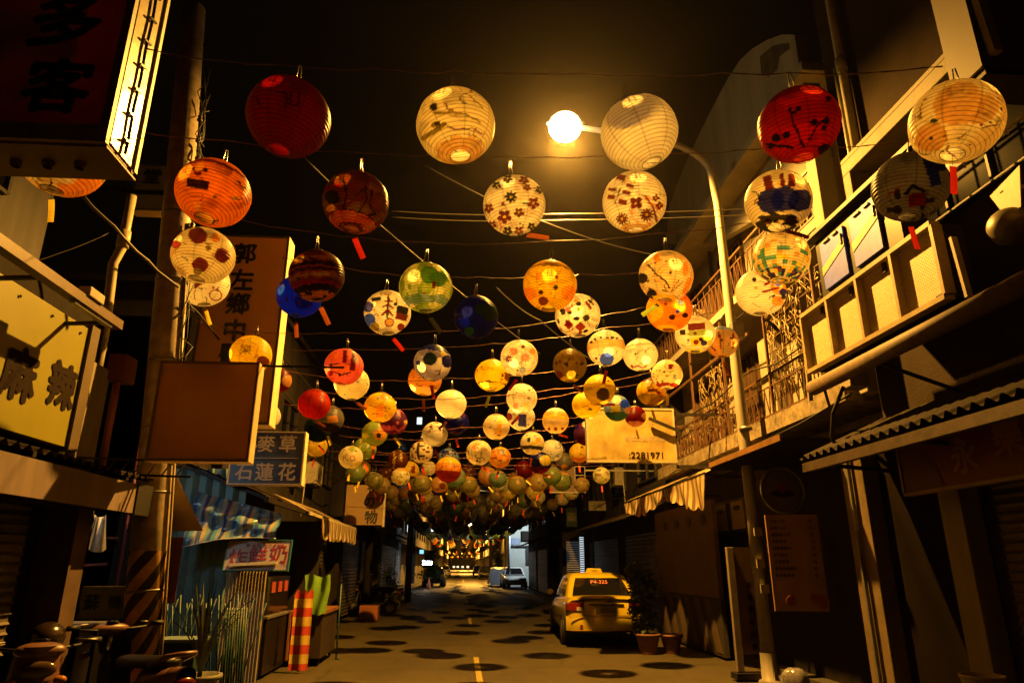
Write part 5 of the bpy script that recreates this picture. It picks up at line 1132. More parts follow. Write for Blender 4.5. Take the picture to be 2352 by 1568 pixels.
# panel box sign (four pierced panels)
def pierced():
    m = bpy.data.materials.new('pierced_cream_panel'); m.use_nodes = True; N = m.node_tree.nodes; L = m.node_tree.links; b = N['Principled BSDF']; b.inputs['Roughness'].default_value = 0.5
    tc = N.new('ShaderNodeTexCoord'); mp = N.new('ShaderNodeMapping'); mp.inputs['Rotation'].default_value = (0, R_(90), 0); mp.inputs['Scale'].default_value = (1, 1, 1)
    br = N.new('ShaderNodeTexBrick'); br.inputs['Scale'].default_value = 14; br.inputs['Mortar Size'].default_value = 0.05; br.offset = 0.5
    sx = N.new('ShaderNodeSeparateXYZ'); cx = N.new('ShaderNodeCombineXYZ'); L.new(tc.outputs['Object'], sx.inputs[0]); L.new(sx.outputs[1], cx.inputs[0]); L.new(sx.outputs[2], cx.inputs[1])
    L.new(cx.outputs[0], br.inputs['Vector']); br.inputs['Color1'].default_value = (0.66, 0.56, 0.32, 1); br.inputs['Color2'].default_value = (0.58, 0.48, 0.27, 1); br.inputs['Mortar'].default_value = (0.22, 0.16, 0.07, 1)
    L.new(br.outputs[0], b.inputs['Base Color']); bp = N.new('ShaderNodeBump'); bp.inputs['Distance'].default_value = 0.01; L.new(br.outputs[1], bp.inputs['Height']); bp.invert = True; L.new(bp.outputs[0], b.inputs['Normal']); return m
t = thing('panel_sign_box', (4.1, 6.3, 3.7), 'long cream framed box with four pierced panels on the right wall', 'sign box')
PB = [A(1848, 868, x=4.0), A(2165, 660, x=4.0), A(2130, 505, x=4.0), A(1842, 735, x=4.0)]
y0, y1, z0, z1 = 5.06, 7.45, 3.74, 4.42
MB().box(4.10, 4.30, y0, y1, z0, z1).build('box', mDARKW, t)
MB().box(4.075, 4.098, y0+0.02, y1-0.02, z0+0.02, z1-0.02).build('pierced_panel', pierced(), t)
f = MB(); f.box(4.0, 4.10, y0, y1, z0-0.025, z0+0.02); f.box(4.0, 4.10, y0, y1, z1-0.02, z1+0.025)
for k in range(5):
    yy = y0+(y1-y0)*k/4; f.box(4.001, 4.099, yy-0.02, yy+0.02, z0+0.02, z1-0.02)
f.build('frame', mat('cream_frame_paint', (0.66, 0.52, 0.26), 0.5, var=0.3, scale=10), t)
dr = MB()
for k, dd in enumerate((0.1, 0.5, 0.9)): dr.box(4.05, 4.075, y0+0.6*(k+1)+0.15, y0+0.6*(k+1)+0.2, z1-0.12, z1-0.02)
dr.box(4.05, 4.075, 5.15, 5.22, z0+0.03, z0+0.06); dr.build('catch', mSTEEL, t)
MB().tube([(4.08, 4.2, 3.56), (4.08, 7.52, 3.56)], 0.085, 16).build('awning_roll', mat('rolled_canvas', (0.22, 0.15, 0.08), 0.7, var=0.4, scale=14), t)
MB().bar((4.05, 7.5, 4.05), (4.05, 7.55, 3.42), 0.05, 0.03).build('end_plate', mCREAM, t)
a, b = A(2188, 545, x=3.95), A(2226, 682, x=3.95)
MB().bar(a, b, 0.05, 0.03).build('end_post', mCREAM, t)
ar = MB(); ar.bar((4.1, 7.3, 3.48), (4.9, 8.6, 3.35), 0.03); ar.bar((4.1, 6.2, 3.48), (4.9, 6.2, 3.2), 0.03); ar.tube([(4.15, 7.0, 3.45), (4.1, 7.2, 3.2), (4.1, 7.3, 2.95), (4.15, 7.28, 2.75)], 0.02, 8); ar.build('folding_arm', mSTEEL, t)
# two blue lidded panels above
t = thing('blue_cabinet', (4.3, 6.6, 4.6), 'dark framed cabinet with two blue doors each crossed by a cream band', 'cabinet')
MB().box(4.22, 4.5, 5.7, 7.25, 4.56, 5.32).build('frame', mat('blue_black_frame', (0.02, 0.03, 0.04), 0.4), t)
mBLU = mat('chalky_blue_panel', (0.13, 0.20, 1.5), 0.5, var=0.3, scale=9)
for k in range(2):
    ya, yb = 6.62-k*0.64, 7.12-k*0.64
    d = MB().box(4.19, 4.218, ya, yb, 4.64, 5.22).build('door', mBLU, t, 0.004)
    MB().prism([(4.184, ya, 4.98), (4.184, ya, 5.08), (4.184, yb, 4.92), (4.184, yb, 4.82)], (0.004, 0, 0)).build('band', mCREAM, d)
    MB().box(4.17, 4.19, ya+0.03, ya+0.06, 5.02, 5.14).box(4.17, 4.19, ya+0.1, ya+0.2, 5.19, 5.21).box(4.17, 4.19, ya+0.28, ya+0.4, 5.19, 5.21).build('latch', mGALV, d)
MB().box(4.15, 4.55, 4.6, 7.4, 5.36, 5.41).build('cap', mBLACK, t)
MB().box(4.17, 4.21, 5.8, 6.9, 4.50, 4.54).build('tray', mSTEEL, t)
t = thing('cream_wall_post', (4.6, 7.6, 3.6), 'cream post between the blue cabinet and the grilled balcony', 'post')
MB().box(4.55, 4.8, 7.52, 7.75, 3.6, 7.9).build('post', mWHITE, t, 0.01)
MB().box(4.9, 5.1, 7.76, 7.95, 3.6, 6.9).build('rear_post', mWHITE, t, 0.01)

# R2: balcony house
t = thing('balcony_house', (6, 12, 0), 'cream three storey house with grilled balconies behind the lamp pole, arched parapet on top', 'building')
MB().box(5.55, 12, 7.8, 16.6, 0, 9.2).build('wall', mWHITE, t)
def slab(z, th, xf=4.72, y0=7.8, y1=16.5):
    return MB().box(xf, 5.55, y0, y1, z-th, z)
slab(3.78, 0.24, xf=4.74, y0=8.0).build('balcony_slab', mat('mouldy_concrete_edge', (0.36, 0.29, 0.18), 0.9, var=0.75, scale=6, bump=0.6, bscale=30), t)
slab(6.10, 0.14, xf=4.72).build('upper_balcony_slab', mWHITE, t)
MB().box(4.74, 5.55, 7.8, 16.5, 8.35, 8.5).build('top_slab', mWHITE, t)
# arched parapet in the street plane
pa = [A(px, py, x=5.2) for px, py in [(1878, 420), (1850, 250), (1825, 80), (1795, 80), (1762, 92), (1728, 112), (1700, 138), (1672, 180), (1640, 240), (1600, 320), (1560, 410), (1538, 470), (1530, 560), (1640, 560)]]
MB().prism([(5.2, p.y, p.z) for p in pa], (0.14, 0, 0)).build('arched_parapet', mWHITE, t)
MB().prism([(5.185, p.y, p.z) for p in [A(q[0], q[1], x=5.185) for q in [(1745, 355), (1765, 350), (1735, 385), (1715, 392)]]], (0.013, 0, 0)).build('drain_slot', mBLACK, t)
ms = mat('mould_stain', (0.12, 0.095, 0.06), 0.95, var=0.6, scale=6)
def stain(ptsx):
    c = sum((A(*q, x=5.19) for q in ptsx), Vector())/len(ptsx); mb = MB(); P_ = [A(*q, x=5.19) for q in ptsx]; mb.add([(5.19, c.y, c.z)]+[(5.19, p.y, p.z) for p in P_], [(0, i+1, (i+1) % len(P_)+1) for i in range(len(P_))]); return mb
stain([(1745, 130), (1775, 105), (1812, 98), (1815, 112), (1790, 130), (1785, 160), (1765, 178), (1748, 168)]).build('mould_patch', ms, t)
# railings of wandering zig-zag bars and grille cage
mRAIL = mat('brown_railing_paint', (0.16, 0.08, 0.035), 0.5, var=0.4, scale=12)
def zigrail(z0, z1, x, y0, y1, seed, name, step=0.19):
    mb = MB(); rr = random.Random(seed); mb.bar((x, y0, z1), (x, y1, z1), 0.03); mb.bar((x, y0, z1-0.18), (x, y1, z1-0.18), 0.02); mb.bar((x, y0, z0), (x, y1, z0), 0.025)
    yy = y0; up = False
    while yy < y1-step:
        za, zb_ = (z1-0.18, z0) if up else (z0, z1-0.18); mb.bar((x, yy, za), (x, yy+step*(0.35 if up else 0.65), zb_), 0.014)
        if not up: mb.bar((x, yy+step*0.65, z1-0.18), (x, yy+step*0.80, z1-0.18), 0.012)
        yy += step*(0.35 if up else 0.65); up = not up
    k = y0
    while k < y1: mb.bar((x+0.02, k, z0), (x+0.02, k, z1), 0.011); k += 0.34
    mb.build(name, mRAIL, t)
zigrail(3.80, 4.42, 4.76, 8.05, 16.3, 3, 'railing')
zigrail(6.14, 6.85, 4.74, 8.05, 16.3, 5, 'upper_railing')
pr_ = MB()
for yy in (8.4, 10.0, 11.8, 13.6, 15.9): pr_.bar((4.76, yy, 3.78), (4.76, yy, 6.0), 0.04)
pr_.bar((4.76, 10.6, 5.3), (4.76, 16.0, 5.3), 0.05); pr_.bar((4.5, 14.8, 4.52), (5.4, 14.8, 4.52), 0.04); pr_.bar((4.3, 11.9, 3.95), (4.9, 11.9, 3.95), 0.035)
pr_.build('balcony_post', mRAIL, t)
rr = random.Random(4); gc = MB()
def scribble(xa, ya, za, yb, zb_, n):
    for k in range(n):
        p = Vector((xa, rr.uniform(ya, yb), rr.uniform(za, zb_))); pts = [p]
        for j in range(5):
            d = rr.choice([(0, 1), (0, -1), (1, 0), (-1, 0), (1, 1), (1, -1)]); s_ = rr.uniform(.06, .14)
            q = pts[-1]+Vector((0, d[0]*s_, d[1]*s_))
            q.y = min(max(q.y, ya), yb); q.z = min(max(q.z, za), zb_); pts.append(q)
        gc.tube(pts, 0.0065, 4)
scribble(4.78, 8.2, 4.0, 10.0, 5.5, 120); scribble(4.80, 11.6, 4.0, 13.3, 5.2, 90); scribble(4.78, 13.2, 3.8, 16.2, 4.5, 80)
gc.build('wrought_grille', mat('pale_grille_paint', (0.42, 0.30, 0.13), 0.5, var=0.4, scale=10), t)
gg = MB()
for k in range(9): gg.bar((4.79, 8.2+k*0.22, 4.0), (4.79, 8.2+k*0.22, 5.5), 0.012)
for k in range(7): gg.bar((4.79, 8.2, 4.0+k*0.25), (4.79, 10.0, 4.0+k*0.25), 0.012)
gg.build('grille_bars', mRAIL, t)
for yc in (9.2, 12.3, 15.0): window(t, (5.54, yc, 4.85), 1.1, 1.3, '-x', frame=mRAIL, bars=3, glass=mat('amber_glass', (0.10, 0.065, 0.03), 0.2))
for yc in (9.6, 12.8, 15.2): window(t, (5.54, yc, 7.15), 1.2, 1.5, '-x', frame=mRAIL, bars=3)
dp = MB()
for yy in (10.9, 14.1): dp.box(5.50, 5.56, yy, yy+0.06, 3.8, 5.95)
dp.tube([(5.45, 13.7, 3.8), (5.45, 13.7, 8.3)], 0.04, 8); dp.build('wall_joint', mRAIL, t)
MB().box(5.3, 5.54, 11.0, 11.5, 3.8, 5.9).build('plaster_column', mWHITE, t, 0.01)
# ground floor of the balcony house: dark frontage with posters
MB().box(5.15, 5.54, 7.9, 16.6, 0, 3.3).build('shop_front', mDARKW, t)
MB().box(4.0, 5.6, 8.3, 10.9, 3.05, 3.12).build('lower_canopy', mDARKW, t)
MB().box(3.98, 4.02, 8.3, 10.9, 3.08, 3.16).build('canopy_edge', mat('rust_brown_trim', (0.34, 0.17, 0.06), 0.5, var=0.4), t)
t = thing('poster_wall', (4.7, 14.5, 0), 'big faded notice panel above dark diagonal stripes, behind the potted shrub', 'notice board')
MB().box(4.62, 4.70, 12.7, 16.6, 1.02, 2.75).build('panel', mat('brown_notice_paper', (0.16, 0.09, 0.04), 0.8, var=0.3, scale=3), t)
d = MB()
for k in range(4): d.ell((4.61, 13.2+k*0.85, 2.42), (0.005, 0.16, 0.11), 14, 6)
d.build('printed_spot', mat('dark_print', (0.05, 0.03, 0.02), 0.8), t)
MB().box(4.64, 4.72, 12.7, 16.6, 0.05, 1.015).build('skirting', mat('dark_skirting', (0.05, 0.035, 0.02), 0.8), t)
d = MB()
for k in range(6): d.prism([(4.632, 12.8+k*0.62, 0.1), (4.632, 13.1+k*0.62, 0.1), (4.632, 13.55+k*0.62, 0.98), (4.632, 13.25+k*0.62, 0.98)], (0.005, 0, 0))
d.build('diagonal_stripe', mat('dull_stripe', (0.13, 0.075, 0.03), 0.8), t)
# striped awning on the right
mAWR = stripes('striped_canvas_cream', (0.66, 0.52, 0.26), (0.26, 0.16, 0.08), 0.22, duty=0.55)
t = thing('striped_awning', (3.9, 13.8, 2.9), 'large cream and brown striped awning with a scalloped edge, above the taxi', 'awning')
MB().grid(lambda u, v: (5.1-v*1.2, 10.9+u*5.7, 3.5-0.5*v+0.02*math.sin(u*20)), 24, 5).build('canopy', mAWR, t)
o = MB()
def vfn(u, v):
    n = 22; ph = (u*n) % 1; sc_ = (0.34+0.24*(1-u)*(1 if u > 0.02 else 1))*(0.86+0.14*math.sin(math.pi*ph)); q = 3.0-0.03*math.sin(u*3.14)
    return (3.9-0.05*math.sin(u*40+v*2)*v, 10.9+u*5.7, q-sc_*v*(0.75+0.25*math.sin(u*9+1)))
MB().grid(vfn, 176, 8).build('valance', mAWR, t)
fx_ = MB(); fx_.bar((3.91, 10.9, 3.0), (3.91, 16.6, 3.0), 0.03)
for yy in (10.95, 13.7, 16.5): fx_.bar((3.91, yy, 2.98), (5.15, yy, 2.9), 0.03)
fx_.build('frame', mSTEEL, t)
# telephone number board
t, x0, x1, z0, z1 = box_sign('phone_number_board', (1345, 935), (1556, 1063), 12.5, 0.14, 'yellow printed board with a telephone number, right end of the lantern cluster', None or mat('mottled_yellow_print', (0.62, 0.46, 0.12), 0.45, var=0.55, scale=2.2), mCREAM, frame=mat('pale_board_frame', (0.62, 0.55, 0.38), 0.4), fw=0.035)
tx = MB(); p = A(1484, 1045, y=12.49); tx.text(':2281971', (p.x, 12.492, p.z), X, Z, 0.115, bold=0.02, spacing=1.12)
tx.build('lettering', mINK, t)
tx = MB(); p = A(1470, 1010, y=12.49); tx.text('各式燈籠 花の店', (p.x+0.1, 12.492, p.z+0.03), X, Z, 0.10, bold=0.01)
tx.build('pale_lettering', mCRM, t)
MB().bar((x1, 12.55, z0-0.06), (5.4, 12.55, z0-0.06), 0.06).bar(A(1490, 960, y=12.4), A(1560, 990, y=12.4), 0.05).bar((x1, 12.55, z1-0.1), (5.4, 12.55, z1-0.1), 0.05).build('arm', mSTEEL, t)
# ladder framed sign
t = thing('dark_hanging_sign', (3.3, 20, 3.7), 'dark brown hanging sign with a ladder like frame below the lantern cluster', 'sign')
a, b = A(1262, 1070, y=19), A(1345, 1131, y=19)
MB().box(a.x, b.x-0.3, 19, 19.1, b.z, a.z).build('board', mat('dark_red_brown_board', (0.12, 0.06, 0.03), 0.6), t)
f = MB()
for xx in (b.x-0.28, b.x): f.bar((xx, 19.02, b.z), (xx, 19.02, a.z), 0.02)
for k in range(4): f.bar((b.x-0.28, 19.02, b.z+k*(a.z-b.z)/3), (b.x, 19.02, b.z+k*(a.z-b.z)/3), 0.02)
f.bar((a.x, 18.98, b.z), (b.x, 18.98, b.z), 0.025); f.bar((b.x, 19.05, a.z-0.1), (5.4, 19.05, a.z-0.1), 0.04); f.build('frame', mGALV, t)
# dark shops beyond the awning on the right, up to the ladder sign
block('r3', 5.0, 12, 16.7, 26.9, 6.6, 'dark shophouse on the right next to the taxi', mDARKW, 'R', 3, 1)

# menu board, round sign, white slab, small frames
a, b = A(1757, 1182, y=9.5), A(1893, 1402, y=9.5)
t = thing('menu_board', ((a.x+b.x)/2, 9.5, b.z), 'brown paper menu board with rows of small characters under the round sign', 'sign')
MB().prism([(a.x, 9.5, a.z), (b.x, 9.35, a.z), (b.x, 9.35, b.z), (a.x, 9.5, b.z)], (0, 0.03, 0)).build('board', mat('tan_menu_paper', (0.48, 0.26, 0.12), 0.7, var=0.15, scale=4), t)
tx = MB(); rows = ['甘蔗汁/杯', '柳橙汁/杯', '葡萄柚汁/杯', '百香綠茶', '檸檬養樂多', '古早味奶', '甘蔗檸檬', '葡萄柚養樂多', '柳橙養樂多']
rt = Vector((b.x-a.x, -0.15, 0)).normalized()
for k, r in enumerate(rows):
    z = a.z-0.09-k*0.088; tx.text(r, Vector((a.x+0.05, 9.482, z)), rt, Z, 0.045, bold=0.008, align='L'); tx.text('35' if k < 3 else '45', Vector((b.x-0.13, 9.37, z)), rt, Z, 0.04, bold=0.008, align='L')
tx.build('lettering', mINK, t)
fr = MB()
for k, (dx, dz, r_) in enumerate([(0.2, 0.13, .07), (0.6, 0.12, .09), (0.5, 0.16, .06)]): fr.ell((a.x+dx, 9.47-0.19*dx, b.z+dz), (r_, 0.004, r_), 14, 8)
fr.build('fruit_print', mat('faded_orange_print', (0.45, 0.12, 0.04), 0.7), t)
c = A(1797, 1125, y=9.45)
t = thing('round_sign', c, 'round ring framed sign with a painted heart above the menu board', 'sign')
MB().tube([c, c+Vector((0, 0.05, 0))], 0.30, 36).build('disc', mat('olive_brown_disc', (0.22, 0.16, 0.08), 0.6), t)
ring = [c+Vector((0.31*math.cos(k*6.2832/40), -0.01, 0.31*math.sin(k*6.2832/40))) for k in range(41)]
MB().tube(ring, 0.018, 8, False).build('rim', mGALV, t)
hp = [c+Vector((0.0095*16*math.sin(q)**3*0.6, -0.006, 0.0095*0.6*(13*math.cos(q)-5*math.cos(2*q)-2*math.cos(3*q)-math.cos(4*q))+0.03)) for q in [k*6.2832/30 for k in range(30)]]
MB().add([c+Vector((0, -0.006, 0.03))]+hp, [(0, i+1, (i+1) % 30+1) for i in range(30)]).build('heart', mat('faded_red_heart', (0.35, 0.05, 0.03), 0.6), t)
MB().ell(c+Vector((0, -0.003, -0.05)), (0.17, 0.003, 0.05), 20, 8).build('leaf_print', mBLACK, t)
a, b = A(1668, 1256, y=10.6), A(1745, 1535, y=10.6)
t = thing('standing_board', (a.x, 10.6, 0), 'tall standing brown board with a pale edge at the foot of the lamp pole', 'sign')
MB().box(a.x, a.x+0.10, 10.58, 10.66, 0.12, a.z).build('edge', mat('pale_mauve_edge', (0.40, 0.33, 0.28), 0.6, var=0.3), t, 0.005)
MB().box(a.x+0.10, a.x+0.46, 10.62, 10.66, 0.35, a.z).build('panel', mat('brown_panel', (0.20, 0.11, 0.05), 0.6), t)
tx = MB()
for k in range(6): tx.text('青草茶冬瓜'[k % 5], (a.x+0.3, 10.612, a.z-0.55-k*0.17), X, Z, 0.09, bold=0.02)
tx.build('lettering', mINK, t)
MB().box(a.x-0.05, a.x+0.5, 10.5, 10.75, 0.03, 0.11).build('foot', mSTEEL, t)
t = thing('framed_price_lists', (4.7, 11, 2.2), 'row of small framed price lists high behind the lamp pole', 'frames')
for k, (px, py) in enumerate([(1655, 1190), (1695, 1182)]):
    p = A(px, py, x=4.95); q = MB().box(4.94, 4.96, p.y-0.30, p.y+0.30, p.z-0.24, p.z+0.24).build('sheet', mat('aged_paper', (0.26, 0.19, 0.10), 0.7), t)
    MB().ell((4.935, p.y, p.z+0.13), (0.004, 0.18, 0.05), 14, 6).build('heading', mBLACK, q)
MB().box(4.965, 5.0, p.y-0.5, p.y+2.4, p.z-0.29, p.z+0.29).build('backing', mBLACK, t)
# black light fixture near the pole top & bright little tap
p = A(1712, 1052, y=10.2); t = thing('spotlight', p, 'small shiny spotlight on the lamp pole below the canopy', 'spotlight')
MB().tube([p, p+Vector((0.12, -0.05, -0.05))], [0.035, 0.05], 12).build('head', mGALV, t); MB().bar(p+Vector((-.1, 0, .05)), p, 0.02).build('arm', mGALV, t)
# clear bag and bucket
def bag(c, r, label, m):
    c = Vector(c); rr = random.Random(2)
    t = thing('rubbish_bag', c, label, 'bag')
    MB().grid(lambda u, v: c+Vector((math.cos(u*6.2832)*r*math.sin(math.pi*(0.02+0.96*v))**0.7*(1+0.10*math.sin(u*38+v*9)), math.sin(u*6.2832)*r*math.sin(math.pi*(0.02+0.96*v))**0.7*(1+0.10*math.cos(u*25)), r*1.1*(1-math.cos(math.pi*v)))), 48, 14).build('bag', m, t)
bag((4.18, 9.1, 0.0), 0.17, 'crumpled shiny plastic bag at the foot of the menu board', mat('shiny_plastic', (0.35, 0.33, 0.36), 0.15, var=0.5, scale=20))
t = thing('bucket', (4.05, 5.54, 0), 'pale bucket at the bottom right by the roller shutter', 'bucket')
MB().lathe((4.08, 5.6, 0.45), [(0.11, 0), (0.15, 0.31), (0.16, 0.31), (0.16, 0.33), (0.14, 0.33), (0.105, 0.02), (0, 0.02)], 24).build('pail', mat('pale_yellow_plastic', (0.55, 0.48, 0.3), 0.4), t)
MB().box(3.85, 4.3, 5.35, 5.85, 0, 0.45).build('crate', mat('dark_crate', (0.06, 0.05, 0.04), 0.6), t)

# clutter of an old street: air conditioners, cables, small blade signs
def aircon(x, y, z, side, label):
    n = -1 if side == 'R' else 1; t = thing('air_conditioner', (x, y, z), label, 'air conditioner', 'air conditioners on the house fronts')
    MB().box(x, x+n*0.32, y, y+0.8, z, z+0.55).build('case', mat('yellowed_metal_case', (0.42, 0.38, 0.27), 0.6, var=0.4, scale=6), t, 0.015)
    g = MB(); xx = x+n*0.325
    for k in range(9): g.tube([(xx, y+0.4+0.22*math.cos(a_*6.2832/16)*(k+1)/9, z+0.275+0.22*math.sin(a_*6.2832/16)*(k+1)/9) for a_ in range(17)], 0.004, 4, False)
    g.build('fan_guard', mBLACK, t); MB().bar((x-0.0, y+0.1, z-0.03), (x+n*0.34, y+0.1, z-0.03), 0.03).bar((x, y+0.7, z-0.03), (x+n*0.34, y+0.7, z-0.03), 0.03).build('bracket', mSTEEL, t)
    MB().tube([(x+n*0.05, y+0.05, z+0.2), (x+n*0.08, y-0.1, z+0.0), (x+n*0.05, y-0.12, z-0.8)], 0.015, 6).build('hose', mCREAM, t)
aircon(5.15, 13.4, 6.25, 'R', 'air conditioner on the upper balcony behind the lamp pole')
aircon(5.0, 21.0, 3.9, 'R', 'air conditioner on the dark right house beyond the taxi')
aircon(-4.3, 12.2, 4.1, 'L', 'air conditioner above the food stall roof')
aircon(-3.95, 17.5, 3.5, 'L', 'air conditioner beyond the food stall on the left')
rc = random.Random(12)
for k, (x, z, y0, y1, lab) in enumerate([(4.72, 5.72, 3.0, 16.5, 'upper black cable along the right balconies'), (4.68, 4.62, 7.6, 17.0, 'lower black cable along the right balconies'), (4.62, 3.5, 7.6, 27, 'low black cable under the right balcony slab'),
        (-3.3, 4.6, 6.9, 24, 'black cable running along the left houses from the utility pole'), (-3.2, 5.2, 7.0, 33, 'second higher black cable along the left houses'), (-3.35, 3.9, 7.1, 20, 'third lowest black cable along the left houses')]):
    pts = [Vector((x+rc.uniform(-.05, .05), y0+(y1-y0)*j/14, z-0.12*math.sin(math.pi*(j % 5)/5)+rc.uniform(-.03, .03))) for j in range(15)]
    o = MB().tube(pts, 0.013, 6).build('overhead_cable', mBLACK); tag(o, lab, 'cable', 'cables along the houses')
for k, (px, py, w_, h_, y, m, lab) in enumerate([(905, 1150, 22, 60, 30, 'dim_red_board', 'narrow dim red blade sign right of the hanging banner sign'), (1300, 1165, 26, 44, 28, 'dim_green_board', 'small dim green blade sign below the ladder framed sign'),
        (1352, 1150, 40, 22, 24, 'dim_cream_board', 'dim cream blade sign left of the striped awning')]):
    a, b = A(px, py, y=y), A(px+w_, py+h_, y=y); t = thing('blade_sign', (a.x, y, b.z), lab, 'sign', 'dim blade signs')
    MB().box(a.x, b.x, y, y+0.1, b.z, a.z).build('board', mat(m, dict(dim_red_board=(.2, .03, .02), dim_green_board=(.06, .14, .06), dim_cream_board=(.3, .26, .16))[m], 0.6), t)
    MB().text('茶' if k == 0 else '藥' if k == 1 else '小吃', ((a.x+b.x)/2, y-0.004, (a.z+b.z)/2), X, Z, (a.z-b.z)*0.5, bold=0.01).build('lettering', mINK if k == 2 else mCRM, t)
# ============================================================ CARS
def car(name, loc, rz, paint, label, cat, taxi=False, L=4.35, W_=1.70, H=1.42, group=None, parts=True):
    """sedan, rear at local y=0, nose at y=L"""
    t = thing(name, (0, 0, 0), label, cat, group); hw = W_/2
    # lower body loft: (y, half width, bottom z, belt z)
    S = [(0.00, .80, .40, .62), (0.02, .88, .33, .84), (0.06, .93, .30, .93), (0.22, .965, .27, .965), (0.60, .985, .24, .965), (1.1, 1., .22, .94), (2.2, 1., .21, .90), (3.1, .99, .22, .87), (3.7, .96, .25, .80), (4.1, .91, .30, .72), (4.28, .84, .34, .64), (4.35, .72, .40, .56)]
    prof = []
    for (y, w, zb, zt) in S:
        y = y*L/4.35; w *= hw; h = zt-zb
        prof.append([(0, zb), (w*.80, zb), (w*.95, zb+.05), (w*.99, zb+h*.25), (w*1.0, zb+h*.5), (w*.985, zb+h*.74), (w*.93, zt-.035), (w*.84, zt-.004), (w*.5, zt+.012), (0, zt+.018)])
        prof[-1] = [(x, y, z) for x, z in prof[-1]]
    mb = MB(); n = len(prof[0]); vs = []; fs = []
    for ring in prof:
        vs += ring+[(-x, y, z) for x, y, z in ring[-2:0:-1]]
    m_ = n*2-2
    for i in range(len(prof)-1):
        for k in range(m_): fs.append((i*m_+k, i*m_+(k+1) % m_, (i+1)*m_+(k+1) % m_, (i+1)*m_+k))
    fs.append(tuple(reversed(range(m_)))); fs.append(tuple((len(prof)-1)*m_+k for k in range(m_)))
    mb.add(vs, fs, True)
    body = mb.build('body', paint, t); ss = body.modifiers.new('s', 'SUBSURF'); ss.levels = 1; ss.render_levels = 1
    # greenhouse
    R4 = [(.90, .55, 3.25, .86), (1.05, .72, 3.02, .83), (1.22, .93, 2.78, .77), (1.35, 1.10, 2.56, .71), (H-.015, 1.30, 2.36, .60), (H, 1.55, 2.15, .40)]
    def ring(z, y0, y1, w):
        w *= hw; c_ = .10; return [(w-c_*.4, y0+.02, z), (w, y0+c_, z), (w, (y0+y1)/2, z), (w, y1-c_, z), (w-c_, y1, z), (0, y1+.03, z), (-w+c_, y1, z), (-w, y1-c_, z), (-w, (y0+y1)/2, z), (-w, y0+c_, z), (-w+c_*.4, y0+.02, z), (0, y0-.02, z)]
    mb = MB(); vs = []; fs = []
    for r_ in R4: vs += ring(*r_)
    for i in range(len(R4)-1):
        for k in range(12): fs.append((i*12+(k+1) % 12, i*12+k, (i+1)*12+k, (i+1)*12+(k+1) % 12))
    fs.append(tuple(reversed([(len(R4)-1)*12+k for k in range(12)]))); mb.add(vs, fs, True); rf2 = mb.build('roof', paint, t)
    def at_z(z):
        for a, b in zip(R4[:-1], R4[1:]):
            if a[0] <= z <= b[0]: q = (z-a[0])/(b[0]-a[0]); return [a[i]+(b[i]-a[i])*q for i in range(4)]
    g0, g1 = at_z(.945), at_z(1.33)
    e = 0.012
    rw = MB().grid(lambda u, v: ((u*2-1)*(at_z(.955+v*.36)[3]*hw-.10-.02*v), at_z(.955+v*.36)[1]-.006-.02*(1-(2*u-1)**2)+0.012*0, .955+v*.36), 12, 6)
    rw.build('rear_window', mGLASS, t)
    MB().grid(lambda u, v: ((u*2-1)*(at_z(.93+v*.40)[3]*hw-.12), at_z(.93+v*.40)[2]+.01+.03*(1-(2*u-1)**2), .93+v*.40), 8, 5).build('windscreen', mGLASS, t)
    for s_ in (-1, 1):
        q = MB()
        for (ya, yb) in ((.12, .47), (.51, .88)):
            q.grid(lambda u, v: (s_*(at_z(.95+v*.35)[3]*hw+.006), at_z(.95+v*.35)[1]+.14+(at_z(.95+v*.35)[2]-at_z(.95+v*.35)[1]-.28)*(ya+(yb-ya)*u)*1.0, .95+v*.35), 4, 4)
        q.build('side_window', mGLASS, t)
        tl = MB().grid(lambda u, v: (s_*(hw*(.965-.40*u)-0.02*0), -.012+.035*0-.0*u+0.02*(1-u)*0, .70+v*.155), 4, 3)
        tl = MB().box(s_*hw*.55, s_*hw*.90, -.018, .05, .70, .855).box(s_*hw*.88, s_*hw*.955, .0, .22, .71, .85)
        tlo = tl.build('tail_light', mat('red_tail_lens', (0.22, 0.015, 0.01), 0.18, var=0.1, coat=0.5), t, 0.012)
        if taxi: MB().box(s_*hw*.56, s_*hw*.72, -.021, .0, .705, .775).build('reverse_lens', mat('pale_lens', (0.55, 0.48, 0.36), 0.2), tlo, 0.004)
        if taxi:
            MB().ell((s_*(hw+.09), 2.55, .98), (.09, .05, .065), 14, 8).build('mirror', paint, t)
        MB().box(s_*hw*.55, s_*hw*.86, L-.16, L-.03, .56, .66).build('headlight', mat('clear_headlamp', (0.65, 0.65, 0.62), 0.12, metal=0.5), t, 0.015)
        for yy in (.82, L-.80):
            w = MB().tube([(s_*(hw-.20), yy, .30), (s_*(hw+.004), yy, .30)], .305, 26).build('wheel', mBLACK, t, 0.02)
            MB().tube([(s_*(hw-.02), yy, .30), (s_*(hw+.012), yy, .30)], .185, 20).build('rim', mGALV, w)
    mbp = MB().grid(lambda u, v: ((u*2-1)*hw*.97, -.055+.10*abs(2*u-1)**4*1.4-.02*math.sin(v*3.14), .33+v*.27), 20, 6)
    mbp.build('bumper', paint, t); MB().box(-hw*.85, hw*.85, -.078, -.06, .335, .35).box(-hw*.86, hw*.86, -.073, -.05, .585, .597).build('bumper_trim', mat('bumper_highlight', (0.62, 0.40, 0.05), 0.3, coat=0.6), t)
    MB().box(-.22, .22, -.016, .02, .66, .80).build('number_plate', mat('dirty_plate', (0.20, 0.17, 0.10), 0.5), t, 0.004)
